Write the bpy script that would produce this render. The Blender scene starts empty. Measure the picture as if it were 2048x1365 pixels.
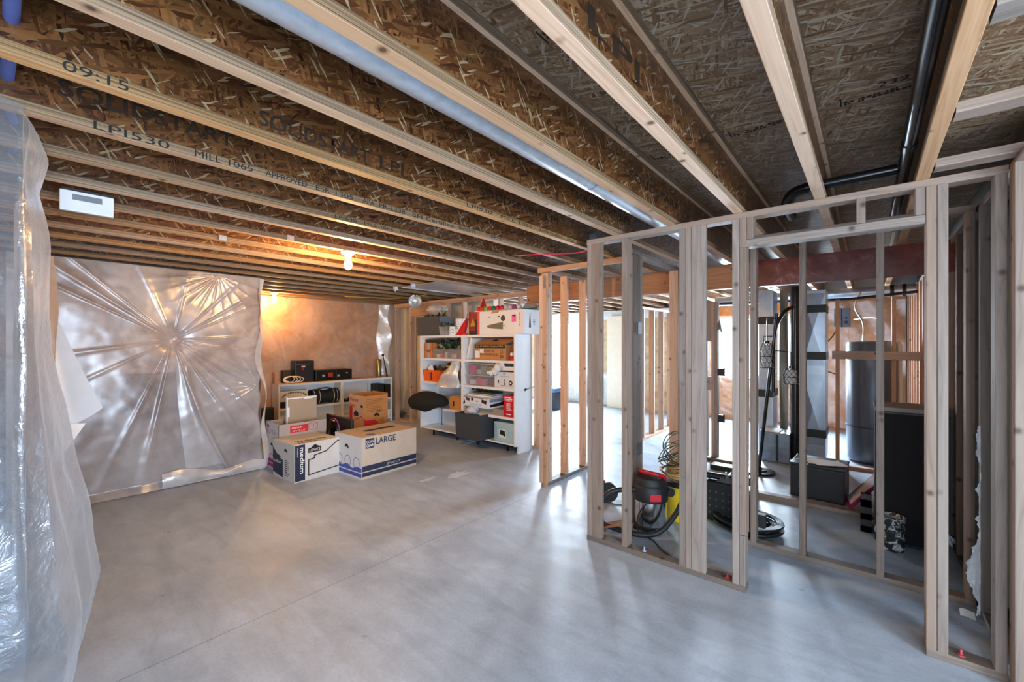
import bpy, bmesh, math, random
from mathutils import Vector, Matrix, Euler
random.seed(7)
PI = math.pi
SC = bpy.context.scene
COL = SC.collection
# ------------------------------------------------------------------ camera
cam = bpy.data.cameras.new('camera'); cam_o = bpy.data.objects.new('camera', cam); COL.objects.link(cam_o)
cam.sensor_width = 36.0; cam.lens = 842.0 / 2048.0 * 36.0; cam.shift_y = 4.5 / 2048.0
cam.clip_start = 0.02; cam.clip_end = 100
cam_o.location = (0, 0, 1.52); cam_o.rotation_euler = (math.radians(90), 0, math.radians(40.26))
SC.camera = cam_o
# ------------------------------------------------------------------ view, world, daylight and fill
SC.view_settings.view_transform = 'Standard'; SC.view_settings.look = 'None'
SC.view_settings.gamma = 1.0; SC.view_settings.exposure = 1.08
SC.view_settings.use_curve_mapping = False
try:
    SC.cycles.use_denoising = True
    SC.cycles.max_bounces = 10; SC.cycles.diffuse_bounces = 4; SC.cycles.glossy_bounces = 4
    SC.cycles.transparent_max_bounces = 12; SC.cycles.sample_clamp_indirect = 6.0
    SC.cycles.caustics_reflective = False; SC.cycles.caustics_refractive = False
except Exception:
    pass
wd = bpy.data.worlds.new('sky'); SC.world = wd; wd.use_nodes = True
bg = wd.node_tree.nodes['Background']; bg.inputs[0].default_value = (0.75, 0.86, 1.0, 1); bg.inputs[1].default_value = 1.0

def area(name, loc, rot, sx, sy, power, col):
    l = bpy.data.lights.new(name, 'AREA'); l.shape = 'RECTANGLE'; l.size = sx; l.size_y = sy
    l.energy = power; l.color = col
    o = bpy.data.objects.new(name, l); COL.objects.link(o); o.location = loc; o.rotation_euler = rot
    return o
DAY = (0.69, 0.85, 1.0)
WIN_A = (-6.86, -5.40, 0.82, 2.07); WIN_B = (-2.36, -1.02, 0.84, 2.05); ADDED_DOOR = (-0.2, 3.0, 0.06, 2.1); ADDED_SIDE = (-1.2, 1.0, 0.06, 2.1)
# daylight outside the two far windows; added fill from two unseen doors (rot X +90 faces -Y ... )
area('daylight_far_window', ((WIN_A[0]+WIN_A[1])/2, 9.74, 1.6), (math.radians(-80), 0, 0), 1.6, 1.5, 720, DAY)
area('daylight_utility_window', ((WIN_B[0]+WIN_B[1])/2, 9.74, 1.6), (math.radians(-80), 0, 0), 1.5, 1.5, 620, DAY)
area('fill_glass_door', ((ADDED_DOOR[0]+ADDED_DOOR[1])/2, -1.62, 1.1), (math.radians(90), 0, 0), 3.2, 2.05, 105, DAY)  # added fill light, set in an unseen door behind the camera
area('fill_side_door', (3.56, -.1, 1.1), (math.radians(90), 0, math.radians(90)), 2.1, 2.05, 245, DAY)  # added fill light skimming the near wall, from an unseen side door

# ------------------------------------------------------------------ materials
class N:
    def __init__(s, name):
        s.m = bpy.data.materials.new(name); s.m.use_nodes = True; s.t = s.m.node_tree
        s.t.nodes.clear(); s.out = s.n('ShaderNodeOutputMaterial')
    def n(s, typ, **kw):
        x = s.t.nodes.new(typ)
        for k, v in kw.items(): setattr(x, k, v)
        return x
    def l(s, a, b): s.t.links.new(a, b)
    def val(s, node, **kw):
        for k, v in kw.items(): node.inputs[k].default_value = v
        return node
    def coord(s, scale=(1, 1, 1), rot=(0, 0, 0), rnd=False):
        tc = s.n('ShaderNodeTexCoord'); mp = s.n('ShaderNodeMapping')
        mp.inputs['Scale'].default_value = scale; mp.inputs['Rotation'].default_value = rot
        if rnd:
            oi = s.n('ShaderNodeObjectInfo'); mu = s.n('ShaderNodeMath', operation='MULTIPLY'); mu.inputs[1].default_value = 37.0
            ad = s.n('ShaderNodeVectorMath', operation='ADD')
            s.l(oi.outputs['Random'], mu.inputs[0]); s.l(tc.outputs['Object'], ad.inputs[0]); s.l(mu.outputs[0], ad.inputs[1])
            s.l(ad.outputs[0], mp.inputs[0])
        else:
            s.l(tc.outputs['Object'], mp.inputs[0])
        return mp.outputs[0]
    def noise(s, vec, scale, detail=3, rough=0.55, dist=0.0):
        x = s.n('ShaderNodeTexNoise'); s.val(x, Scale=scale, Detail=detail, Roughness=rough, Distortion=dist)
        s.l(vec, x.inputs['Vector']); return x.outputs[0]
    def ramp(s, fac, stops, interp='LINEAR'):
        r = s.n('ShaderNodeValToRGB'); r.color_ramp.interpolation = interp
        e = r.color_ramp.elements
        while len(e) < len(stops): e.new(0.5)
        for i, (p, c) in enumerate(stops):
            e[i].position = p; e[i].color = (c[0], c[1], c[2], 1)
        s.l(fac, r.inputs[0]); return r.outputs[0]
    def mix(s, fac, a, b, mode='MIX'):
        x = s.n('ShaderNodeMix', data_type='RGBA', blend_type=mode)
        for sock, v in ((x.inputs[0], fac), (x.inputs[6], a), (x.inputs[7], b)):
            if isinstance(v, (int, float)): sock.default_value = v
            elif isinstance(v, tuple): sock.default_value = (v[0], v[1], v[2], 1)
            else: s.l(v, sock)
        return x.outputs[2]
    def math(s, op, a, b=None):
        x = s.n('ShaderNodeMath', operation=op)
        for i, v in enumerate((a, b)):
            if v is None: continue
            if isinstance(v, (int, float)): x.inputs[i].default_value = v
            else: s.l(v, x.inputs[i])
        return x.outputs[0]
    def bump(s, h, strength=0.3, dist=0.01):
        b = s.n('ShaderNodeBump'); s.val(b, Strength=strength, Distance=dist); s.l(h, b.inputs['Height']); return b.outputs[0]
    def bsdf(s, col, rough=0.6, metal=0.0, normal=None, spec=0.5):
        p = s.n('ShaderNodeBsdfPrincipled')
        for sock, v in (('Base Color', col), ('Roughness', rough), ('Metallic', metal), ('Specular IOR Level', spec)):
            if isinstance(v, tuple): p.inputs[sock].default_value = (v[0], v[1], v[2], 1)
            elif isinstance(v, (int, float)): p.inputs[sock].default_value = v
            else: s.l(v, p.inputs[sock])
        if normal is not None: s.l(normal, p.inputs['Normal'])
        return p
    def done(s, sh): s.l(sh.outputs[0], s.out.inputs[0]); return s.m

def sr(h):
    h = h.lstrip('#'); v = [int(h[i:i+2], 16)/255 for i in (0, 2, 4)]
    return tuple((x/12.92 if x <= .04045 else ((x+.055)/1.055)**2.4) for x in v)
_pm = {}
def pm(hexc, rough=0.6, metal=0.0, var=0.08, scale=9.0, bump=0.0, spec=0.5):
    key = (hexc, rough, metal, var, scale, bump, spec)
    if key in _pm: return _pm[key]
    c = sr(hexc); n = N('paint_' + hexc.lstrip('#') + '_%d' % len(_pm)); v = n.coord()
    f = n.noise(v, scale, 4)
    col = n.ramp(f, [(0.3, tuple(x*(1-var) for x in c)), (0.7, tuple(min(1, x*(1+var)) for x in c))])
    nm = n.bump(f, bump, 0.01) if bump else None
    _pm[key] = n.done(n.bsdf(col, rough, metal, nm, spec)); return _pm[key]

def wood(name, light, mid, dark, knot=(0.16, 0.07, 0.03), rough=0.62, knots=True, lam=False):
    n = N(name); v = n.coord(rnd=True)
    g = n.n('ShaderNodeMapping'); g.inputs['Scale'].default_value = (16, 16, 0.9); n.l(v, g.inputs[0])
    big = n.noise(g.outputs[0], 1.0, 3, .5, .6)
    ring = n.math('FRACT', n.math('MULTIPLY', big, 5.0))
    g2 = n.n('ShaderNodeMapping'); g2.inputs['Scale'].default_value = (180, 180, 3); n.l(v, g2.inputs[0])
    fine = n.noise(g2.outputs[0], 1.0, 2)
    col = n.mix(.5, n.ramp(ring, [(0.0, mid), (0.45, light), (0.8, mid), (0.93, dark), (1.0, mid)]), light)
    col = n.mix(0.25, col, n.ramp(fine, [(.3, dark), (.6, light)]), 'MULTIPLY')
    lg = n.noise(v, 1.6, 2); col = n.mix(n.math('MULTIPLY', lg, .5), col, mid)
    if knots:
        vo = n.n('ShaderNodeTexVoronoi'); n.val(vo, Scale=8.5); n.l(v, vo.inputs['Vector'])
        k = n.ramp(vo.outputs['Distance'], [(0.07, (.9, .9, .9)), (0.12, (.4, .4, .4)), (0.20, (0, 0, 0))])
        col = n.mix(k, col, knot)
    if lam:  # veneer edges of the laminated flange: thin grey layers on the sides
        tc = n.n('ShaderNodeTexCoord'); lm = n.n('ShaderNodeMapping'); lm.inputs['Scale'].default_value = (170, 0, .7); n.l(tc.outputs['Object'], lm.inputs[0])
        lay = n.ramp(n.noise(lm.outputs[0], 1.0, 3, .6, .3), [(.32, sr('#46321f')), (.5, sr('#87694a')), (.7, sr('#a4845f'))])
        sx = n.n('ShaderNodeSeparateXYZ'); n.l(tc.outputs['Object'], sx.inputs[0])
        col = n.mix(n.math('LESS_THAN', n.math('ABSOLUTE', sx.outputs[0]), .0182), col, lay)
    oi = n.n('ShaderNodeObjectInfo')
    hs = n.n('ShaderNodeHueSaturation'); n.l(col, hs.inputs['Color'])
    n.l(n.math('ADD', n.math('MULTIPLY', oi.outputs['Random'], .34), .83), hs.inputs['Value'])
    n.l(n.math('ADD', n.math('MULTIPLY', n.math('FRACT', n.math('MULTIPLY', oi.outputs['Random'], 7.3)), .34), .72 if lam else .58), hs.inputs['Saturation'])
    return n.done(n.bsdf(hs.outputs[0], rough, 0, n.bump(fine, .15, .002), .3))

def osb(name, cols, ls=9.0, ws=40.0, rough=.45, spec=.5, bump=.5, stain=None, sliver=None):
    n = N(name); v = n.coord(rnd=True)
    wob = n.n('ShaderNodeTexNoise'); n.val(wob, Scale=7.0, Detail=2.0); n.l(v, wob.inputs['Vector'])
    wv = n.n('ShaderNodeVectorMath', operation='MULTIPLY_ADD'); n.l(wob.outputs['Color'], wv.inputs[0]); wv.inputs[1].default_value = (.016, .016, .016); n.l(v, wv.inputs[2])
    lay = []
    for ang, s in ((.35, 1.0), (-.95, 1.25), (1.35, 1.1), (-.3, .85)):
        r = n.n('ShaderNodeMapping', vector_type='POINT'); r.inputs['Rotation'].default_value = (0, ang, 0); n.l(wv.outputs[0], r.inputs[0])
        sc = n.n('ShaderNodeMapping'); sc.inputs['Scale'].default_value = (ws*s, 8, ls*s); n.l(r.outputs[0], sc.inputs[0])
        vo = n.n('ShaderNodeTexVoronoi'); n.val(vo, Scale=1.0); n.l(sc.outputs[0], vo.inputs['Vector'])
        sp = n.n('ShaderNodeSeparateColor'); n.l(vo.outputs['Color'], sp.inputs[0]); lay.append(sp)
    k = len(cols) - 1
    st = [(i/k, c) for i, c in enumerate(cols)]
    c0 = n.ramp(lay[0].outputs[0], st); h = lay[0].outputs[1]
    for i in (1, 2, 3):
        msk = n.math('GREATER_THAN', lay[i].outputs[2], .56)
        c0 = n.mix(msk, c0, n.ramp(lay[i].outputs[0], st))
        hm = n.n('ShaderNodeMix'); n.l(msk, hm.inputs[0]); n.l(h, hm.inputs[2]); n.l(lay[i].outputs[1], hm.inputs[3]); h = hm.outputs[0]
    if sliver:
        for an, th in ((.95, .962), (-.55, .968)):
            r = n.n('ShaderNodeMapping'); r.inputs['Rotation'].default_value = (0, an, 0); n.l(wv.outputs[0], r.inputs[0])
            s2 = n.n('ShaderNodeMapping'); s2.inputs['Scale'].default_value = (ws*1.5, 8, ls*1.3); n.l(r.outputs[0], s2.inputs[0])
            vo = n.n('ShaderNodeTexVoronoi'); n.val(vo, Scale=1.0); n.l(s2.outputs[0], vo.inputs['Vector']); sp = n.n('ShaderNodeSeparateColor'); n.l(vo.outputs['Color'], sp.inputs[0])
            c0 = n.mix(n.math('MULTIPLY', n.math('GREATER_THAN', sp.outputs[0], th), .75), c0, sliver)
    g = n.n('ShaderNodeMapping'); g.inputs['Scale'].default_value = (120, 20, 10); n.l(wv.outputs[0], g.inputs[0])
    c0 = n.mix(.35, c0, n.ramp(n.noise(g.outputs[0], 1.0, 3), [(.3, (.45, .4, .36)), (.65, (1, 1, 1))]), 'MULTIPLY')
    if stain: c0 = n.mix(n.math('MULTIPLY', n.noise(v, 1.3, 3), .6), c0, stain)
    return n.done(n.bsdf(c0, rough, 0, n.bump(h, bump, .004), spec))

def plastic(name, alpha=.4, white=.5, tint=(.85, .9, .97), rough=.16, crinkle=.35):
    n = N(name); v = n.coord()
    h = n.noise(v, 14, 5, .62, .8)
    nm = n.bump(h, crinkle, .02)
    tr = n.n('ShaderNodeBsdfTransparent'); tr.inputs[0].default_value = (.96, .97, .98, 1)
    gl = n.n('ShaderNodeBsdfGlossy'); gl.inputs[0].default_value = (*tint, 1); gl.inputs['Roughness'].default_value = rough; n.l(nm, gl.inputs['Normal'])
    df = n.n('ShaderNodeBsdfDiffuse'); df.inputs[0].default_value = (*tint, 1); n.l(nm, df.inputs['Normal'])
    tl = n.n('ShaderNodeBsdfTranslucent'); tl.inputs[0].default_value = (*tint, 1)
    a = n.n('ShaderNodeMixShader'); a.inputs[0].default_value = .35; n.l(df.outputs[0], a.inputs[1]); n.l(tl.outputs[0], a.inputs[2])
    b = n.n('ShaderNodeMixShader'); b.inputs[0].default_value = white; n.l(gl.outputs[0], b.inputs[1]); n.l(a.outputs[0], b.inputs[2])
    lw = n.n('ShaderNodeLayerWeight'); lw.inputs[0].default_value = .5; n.l(nm, lw.inputs['Normal'])
    fr = n.math('ADD', n.math('MULTIPLY', n.math('POWER', lw.outputs['Facing'], 4.0), .6), .03)
    cloud = n.ramp(n.noise(v, 2.2, 4), [(.35, (alpha*.6,)*3), (.7, (min(1, alpha*1.45),)*3)])
    fac = n.math('MINIMUM', n.math('ADD', cloud, fr), 1.0)
    c = n.n('ShaderNodeMixShader'); n.l(fac, c.inputs[0]); n.l(tr.outputs[0], c.inputs[1]); n.l(b.outputs[0], c.inputs[2])
    return n.done(c)

def insulation(name, a, b, c, scale=4.5):
    n = N(name); v = n.coord()
    f = n.noise(v, scale, 6, .62, 1.2); g = n.noise(v, scale*5, 4, .6)
    col = n.ramp(f, [(.28, a), (.5, b), (.72, c)])
    col = n.mix(.4, col, n.ramp(g, [(.3, (.5, .45, .42)), (.7, (1, 1, 1))]), 'MULTIPLY')
    return n.done(n.bsdf(col, .85, 0, n.bump(f, .6, .03), .2))

def concrete():
    n = N('concrete_slab'); v = n.coord()
    a = n.noise(v, .9, 5, .6, .6); b = n.noise(v, 6.0, 6, .65, .3); c = n.noise(v, 60, 3)
    sw = n.n('ShaderNodeMapping'); sw.inputs['Rotation'].default_value = (0, 0, .7); sw.inputs['Scale'].default_value = (1.2, 5.0, 1); n.l(v, sw.inputs[0])
    d = n.noise(sw.outputs[0], 1.4, 4, .55, .8)
    col = n.ramp(a, [(.3, sr('#a2b0c3')), (.7, sr('#bccadc'))])
    col = n.mix(.5, col, n.ramp(b, [(.3, (.68, .68, .69)), (.68, (1.05, 1.05, 1.05))]), 'MULTIPLY')
    col = n.mix(.5, col, n.ramp(d, [(.32, (.72, .72, .73)), (.6, (1.06, 1.06, 1.06))]), 'MULTIPLY')
    col = n.mix(.18, col, n.ramp(c, [(.35, (.5, .5, .5)), (.6, (1, 1, 1))]), 'MULTIPLY')
    # chalky white scuffs and a few dark spots
    sc = n.ramp(n.noise(v, 2.3, 6, .7, 1.5), [(.66, (0, 0, 0)), (.74, (1, 1, 1))]); col = n.mix(n.math('MULTIPLY', sc, .35), col, sr('#cfcfce'))
    vo = n.n('ShaderNodeTexVoronoi'); n.val(vo, Scale=1.7); n.l(n.mix(.25, v, n.noise(v, 5, 3), 'ADD'), vo.inputs['Vector'])
    sp = n.ramp(vo.outputs['Distance'], [(.015, (1, 1, 1)), (.04, (0, 0, 0))]); col = n.mix(n.math('MULTIPLY', sp, .5), col, (.12, .11, .10))
    # saw-cut control joint along the room
    x = n.n('ShaderNodeSeparateXYZ'); tc = n.n('ShaderNodeTexCoord'); n.l(tc.outputs['Object'], x.inputs[0])
    jt = n.math('LESS_THAN', n.math('ABSOLUTE', n.math('ADD', x.outputs[0], 2.575)), .0035)
    col = n.mix(n.math('MULTIPLY', jt, .45), col, (.06, .06, .06))
    rg = n.ramp(b, [(.3, (.36,)*3), (.7, (.56,)*3)])
    return n.done(n.bsdf(col, rg, 0, n.bump(b, .06, .01), .45))

def emis(name, col, s):
    n = N(name); e = n.n('ShaderNodeEmission'); e.inputs[0].default_value = (*col, 1); e.inputs[1].default_value = s
    return n.done(e)
def glass(name, alpha=.12, col=(1, 1, 1), rough=.03):
    n = N(name); tr = n.n('ShaderNodeBsdfTransparent'); tr.inputs[0].default_value = (*col, 1)
    gl = n.n('ShaderNodeBsdfGlossy'); gl.inputs['Roughness'].default_value = rough
    m = n.n('ShaderNodeMixShader'); m.inputs[0].default_value = alpha; n.l(tr.outputs[0], m.inputs[1]); n.l(gl.outputs[0], m.inputs[2])
    return n.done(m)

PLATE = wood('lumber_plate', sr('#857569'), sr('#6d5d54'), sr('#4f4440'), sr('#33231b'))
STUD = wood('lumber_daylit', sr('#9a8474'), sr('#7c6556'), sr('#57453b'), sr('#4a3226'))  # same wood as STUDW, greyed and darkened as dim daylight shows it
STUDW = wood('lumber_warm_lit', sr('#cfa37e'), sr('#b4845e'), sr('#8c5c39'), sr('#5a2f18'))  # same wood as STUD, warm light put into the colour
LVLW = wood('flange_lumber', sr('#dcb288'), sr('#c08c5c'), sr('#9a683c'), sr('#4a2c16'), lam=True)
BEAMW = wood('beam_lumber', sr('#c98f62'), sr('#a86c42'), sr('#83492a'), sr('#3c1c0e'))
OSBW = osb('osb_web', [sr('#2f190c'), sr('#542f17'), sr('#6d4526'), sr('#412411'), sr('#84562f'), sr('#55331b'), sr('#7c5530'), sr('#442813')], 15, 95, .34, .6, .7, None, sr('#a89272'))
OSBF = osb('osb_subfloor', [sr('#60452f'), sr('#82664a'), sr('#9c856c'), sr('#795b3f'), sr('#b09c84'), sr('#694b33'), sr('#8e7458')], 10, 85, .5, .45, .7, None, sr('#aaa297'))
SHEET = plastic('clear_poly', .34, .45)
SHEETW = plastic('clear_poly_milky', .66, .84, (.9, .92, .96))
INSG = insulation('mineral_wool', sr('#5a4438'), sr('#98857c'), sr('#c4b9b4'))
INSO = insulation('kraft_batt', sr('#a4683c'), sr('#c98d58'), sr('#dcae80'), 3.0)
CONC = concrete()
GALV = pm('#c3cad3', .34, .65, .10, 30, .05); GALVD = pm('#8d98a6', .3, .85, .2, 12, .05)
BLACK = pm('#16171a', .5); BLACKG = pm('#101114', .25); RUBBER = pm('#1b1c1f', .55)
WHITE = pm('#e6e7ea', .45, 0, .03); CARD = pm('#b98a5c', .75, 0, .07, 14); CARDW = pm('#c9c6c4', .7, 0, .04, 14)
INKN = pm('#1c2340', .6); INKB = pm('#4655a8', .6); INKR = pm('#c0202a', .6); INKM = pm('#a0186e', .6); INKK = pm('#15130f', .8)
INKW = pm('#2a1e13', .6)
PAPER = pm('#e9e9ea', .7, 0, .04)

# ------------------------------------------------------------------ mesh builder
class M:
    def __init__(s): s.v = []; s.f = []; s.mi = []
    def add(s, vs, fs, m=0):
        o = len(s.v); s.v += [tuple(x) for x in vs]; s.f += [tuple(i+o for i in f) for f in fs]; s.mi += [m]*len(fs); return s
    def box(s, x0, x1, y0, y1, z0, z1, m=0, X=None):
        vs = [Vector((x, y, z)) for x in (x0, x1) for y in (y0, y1) for z in (z0, z1)]
        if X is not None: vs = [X @ v for v in vs]
        return s.add(vs, [(0, 1, 3, 2), (4, 6, 7, 5), (0, 4, 5, 1), (2, 3, 7, 6), (0, 2, 6, 4), (1, 5, 7, 3)], m)
    def bevbox(s, x0, x1, y0, y1, z0, z1, b=.005, m=0, X=None):
        # box with chamfered edges
        bm = bmesh.new(); bmesh.ops.create_cube(bm, size=1)
        for v in bm.verts: v.co = Vector(((x0+x1)/2+v.co.x*(x1-x0), (y0+y1)/2+v.co.y*(y1-y0), (z0+z1)/2+v.co.z*(z1-z0)))
        bmesh.ops.bevel(bm, geom=bm.edges[:], offset=b, segments=2, affect='EDGES', profile=.6)
        bm.verts.ensure_lookup_table()
        vs = [(X @ v.co if X is not None else v.co.copy()) for v in bm.verts]; fs = [[v.index for v in f.verts] for f in bm.faces]
        bm.free(); return s.add(vs, fs, m)
    def cyl(s, p0, p1, r0, r1=None, n=16, m=0, caps=True):
        p0 = Vector(p0); p1 = Vector(p1); r1 = r0 if r1 is None else r1
        d = (p1-p0).normalized(); a = d.orthogonal().normalized(); b = d.cross(a)
        vs = []
        for p, r in ((p0, r0), (p1, r1)):
            for i in range(n):
                t = 2*PI*i/n; vs.append(p + (a*math.cos(t)+b*math.sin(t))*r)
        fs = [(i, (i+1) % n, n+(i+1) % n, n+i) for i in range(n)]
        if caps: fs += [tuple(range(n-1, -1, -1)), tuple(range(n, 2*n))]
        return s.add(vs, fs, m)
    def tube(s, pts, r, n=8, m=0, closed=False):
        pts = [Vector(p) for p in pts]; k = len(pts); rr = r if isinstance(r, (list, tuple)) else [r]*k
        vs = []; a = None
        for i, p in enumerate(pts):
            if closed: d = pts[(i+1) % k]-pts[i-1]
            else: d = pts[min(i+1, k-1)]-pts[max(i-1, 0)]
            d = d.normalized() if d.length > 1e-9 else Vector((0, 0, 1))
            a = d.orthogonal() if a is None else a - d*a.dot(d)
            if a.length < 1e-6: a = d.orthogonal()
            a.normalize(); b = d.cross(a)
            vs += [p+(a*math.cos(2*PI*j/n)+b*math.sin(2*PI*j/n))*rr[i] for j in range(n)]
        fs = []
        for i in range(k if closed else k-1):
            i2 = (i+1) % k
            fs += [(i*n+j, i*n+(j+1) % n, i2*n+(j+1) % n, i2*n+j) for j in range(n)]
        if not closed: fs += [tuple(range(n-1, -1, -1)), tuple(range((k-1)*n, k*n))]
        return s.add(vs, fs, m)
    def lathe(s, prof, org=(0, 0, 0), n=24, m=0, X=None):
        vs = []
        for r, z in prof:
            for i in range(n):
                t = 2*PI*i/n; v = Vector((org[0]+r*math.cos(t), org[1]+r*math.sin(t), org[2]+z)); vs.append(X @ v if X is not None else v)
        fs = []
        for k in range(len(prof)-1):
            fs += [(k*n+i, k*n+(i+1) % n, (k+1)*n+(i+1) % n, (k+1)*n+i) for i in range(n)]
        if prof[0][0] > 1e-5: fs.append(tuple(range(n-1, -1, -1)))
        if prof[-1][0] > 1e-5: fs.append(tuple(range((len(prof)-1)*n, len(prof)*n)))
        return s.add(vs, fs, m)
    def grid(s, nu, nv, fn, m=0):
        vs = [fn(i/nu, j/nv) for j in range(nv+1) for i in range(nu+1)]
        fs = [(j*(nu+1)+i, j*(nu+1)+i+1, (j+1)*(nu+1)+i+1, (j+1)*(nu+1)+i) for j in range(nv) for i in range(nu)]
        return s.add(vs, fs, m)
    def poly(s, pts, th, nrm, m=0):
        # a flat polygon given thickness along nrm
        nrm = Vector(nrm).normalized(); k = len(pts); a = [Vector(p) for p in pts]; b = [p+nrm*th for p in a]
        fs = [tuple(range(k-1, -1, -1)), tuple(range(k, 2*k))] + [(i, (i+1) % k, k+(i+1) % k, k+i) for i in range(k)]
        return s.add(a+b, fs, m)
    def ball(s, c, r, n=14, m=0, sc=(1, 1, 1)):
        prof = [(r*math.sin(PI*i/(n//2+1)), -r*math.cos(PI*i/(n//2+1))) for i in range(n//2+2)]
        prof[0] = (1e-6, -r); prof[-1] = (1e-6, r)
        X = Matrix.Translation(Vector(c)) @ Matrix.Diagonal((*sc, 1))
        return s.lathe(prof, (0, 0, 0), n, m, X)
    def build(s, name, mats, parent=None, smooth=None, loc=(0, 0, 0), rot=(0, 0, 0)):
        me = bpy.data.meshes.new(name); me.from_pydata(s.v, [], s.f)
        mats = mats if isinstance(mats, (list, tuple)) else [mats]
        for q in mats: me.materials.append(q)
        if len(mats) > 1: me.polygons.foreach_set('material_index', s.mi)
        bm = bmesh.new(); bm.from_mesh(me); bmesh.ops.recalc_face_normals(bm, faces=bm.faces[:]); bm.to_mesh(me); bm.free()
        if smooth is not None:
            me.shade_smooth()
            if smooth < 180: me.set_sharp_from_angle(angle=math.radians(smooth))
        me.update()
        return link(name, me, parent, loc, rot)
def link(name, me, parent=None, loc=(0, 0, 0), rot=(0, 0, 0)):
    o = bpy.data.objects.new(name, me); COL.objects.link(o); o.location = loc; o.rotation_euler = rot
    if parent is not None: o.parent = parent
    return o
def tag(o, label=None, cat=None, group=None, kind=None):
    if label: o['label'] = label
    if cat: o['category'] = cat
    if group: o['group'] = group
    if kind: o['kind'] = kind
    return o
def thing(name, label, cat, loc=(0, 0, 0), rz=0, group=None, kind=None):
    o = bpy.data.objects.new(name, None); COL.objects.link(o); o.empty_display_size = .05
    o.location = loc; o.rotation_euler = (0, 0, rz)
    return tag(o, label, cat, group, kind)
def struct(name, mb, mat, smooth=None): return tag(mb.build(name, mat, None, smooth), kind='structure')

# lumber: one chamfered stick, long axis local Z; cached by size
_lum = {}
AXR = {'Z': Matrix.Identity(3), 'X': Matrix(((0, 0, 1), (1, 0, 0), (0, 1, 0))), 'Y': Matrix(((0, 1, 0), (0, 0, 1), (1, 0, 0)))}
def lum(name, parent, mat, x, y, z, axis='Z', ch=.004):
    ext = {'X': (x[1]-x[0]), 'Y': (y[1]-y[0]), 'Z': (z[1]-z[0])}
    L = ext[axis]; a, b = {'Z': ('X', 'Y'), 'X': ('Y', 'Z'), 'Y': ('Z', 'X')}[axis]
    a, b = ext[a], ext[b]
    key = (round(a, 4), round(b, 4), round(L, 4), ch, mat.name)
    if key not in _lum:
        m = M(); p = []
        for sx, sy in ((1, 1), (-1, 1), (-1, -1), (1, -1)):
            cx, cy = sx*a/2, sy*b/2
            q = [(cx, cy-sy*ch), (cx-sx*.3*ch, cy-sy*.3*ch), (cx-sx*ch, cy)]
            p += q if sx*sy > 0 else q[::-1]
        k = len(p); vs = [(u, v, -L/2) for u, v in p]+[(u, v, L/2) for u, v in p]
        m.add(vs, [tuple(range(k-1, -1, -1)), tuple(range(k, 2*k))]+[(i, (i+1) % k, k+(i+1) % k, k+i) for i in range(k)])
        me = bpy.data.meshes.new(name); me.from_pydata(m.v, [], m.f); me.materials.append(mat); _lum[key] = me
    return link(name, _lum[key], parent, ((x[0]+x[1])/2, (y[0]+y[1])/2, (z[0]+z[1])/2), AXR[axis].to_euler())

TEXTS = []
def text(s, parent, mat, org, right, up, w=None, h=None, name='lettering', align='LEFT', shear=0.0):
    # flat lettering lying on a face: org is its lower-left corner, fitted to width w (and height h) after the scene is built
    cu = bpy.data.curves.new(name, 'FONT'); cu.body = s; cu.align_x = 'LEFT'; cu.size = h if h else 1.0; cu.shear = shear
    cu.offset = .014*h if h and h > .04 else 0.0; cu.materials.append(mat); cu.resolution_u = 3
    o = bpy.data.objects.new(name, cu); COL.objects.link(o)
    r = Vector(right).normalized(); u = Vector(up).normalized(); nn = r.cross(u)
    o.matrix_local = Matrix.Translation(Vector(org)+nn*.0012) @ Matrix((r, u, nn)).transposed().to_4x4()
    if parent is not None: o.parent = parent
    TEXTS.append((o, w, h)); return o
def smooth_pts(pts, k=6):
    # Catmull-Rom through pts
    P = [Vector(p) for p in pts]; out = []
    for i in range(len(P)-1):
        a, b, c, d = P[max(i-1, 0)], P[i], P[i+1], P[min(i+2, len(P)-1)]
        for j in range(k):
            t = j/k
            out.append(.5*((2*b)+(c-a)*t+(2*a-5*b+4*c-d)*t*t+(3*b-a-3*c+d)*t**3))
    out.append(P[-1]); return out
# ================================================================== setting
H = 2.32; HJ = .302; TOP = H+HJ
XL, YF = -7.66, 9.45
m = M(); m.box(XL, 3.3, -1.45, YF, -.1, 0); struct('floor', m, CONC)
# subfloor sheets overhead (one continuous deck); local long axis X so flakes run across the joists
deck = lum('ceiling', None, OSBF, (XL, 3.3), (-1.45, YF), (TOP, TOP+.02), 'X', .0005); tag(deck, kind='structure')
FOUND = pm('#b9b3a6', .8, 0, .10, 3, .15)
def wall_y(name, y, x0, x1, th, mat, holes=(), z1=TOP):
    m = M(); xs = x0
    for (a, b, c, d) in sorted(holes):
        m.box(xs, a, y, y+th, 0, z1); m.box(a, b, y, y+th, 0, c); m.box(a, b, y, y+th, d, z1); xs = b
    m.box(xs, x1, y, y+th, 0, z1)
    return struct(name, m, mat)
wall_y('wall_far', YF, XL-.15, 1.7, .18, FOUND, [WIN_A, WIN_B])
wall_y('wall_back', -1.45, -2.2, 3.45, .15, FOUND, [ADDED_DOOR])
m = M(); m.box(XL-.15, XL, -.3, YF, 0, TOP); struct('wall_left', m, FOUND)
m = M(); m.box(XL, -4.95, 5.35, 5.5, 0, TOP); tag(m.build('wall_left', pm('#ebe2d0', .8, 0, .04, 4)), kind='structure')
m = M(); m.box(XL, -2.2, -.34, -.16, 0, TOP); m.box(-2.38, -2.2, -1.45, -.34, 0, TOP); struct('wall_near', m, FOUND)
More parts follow.
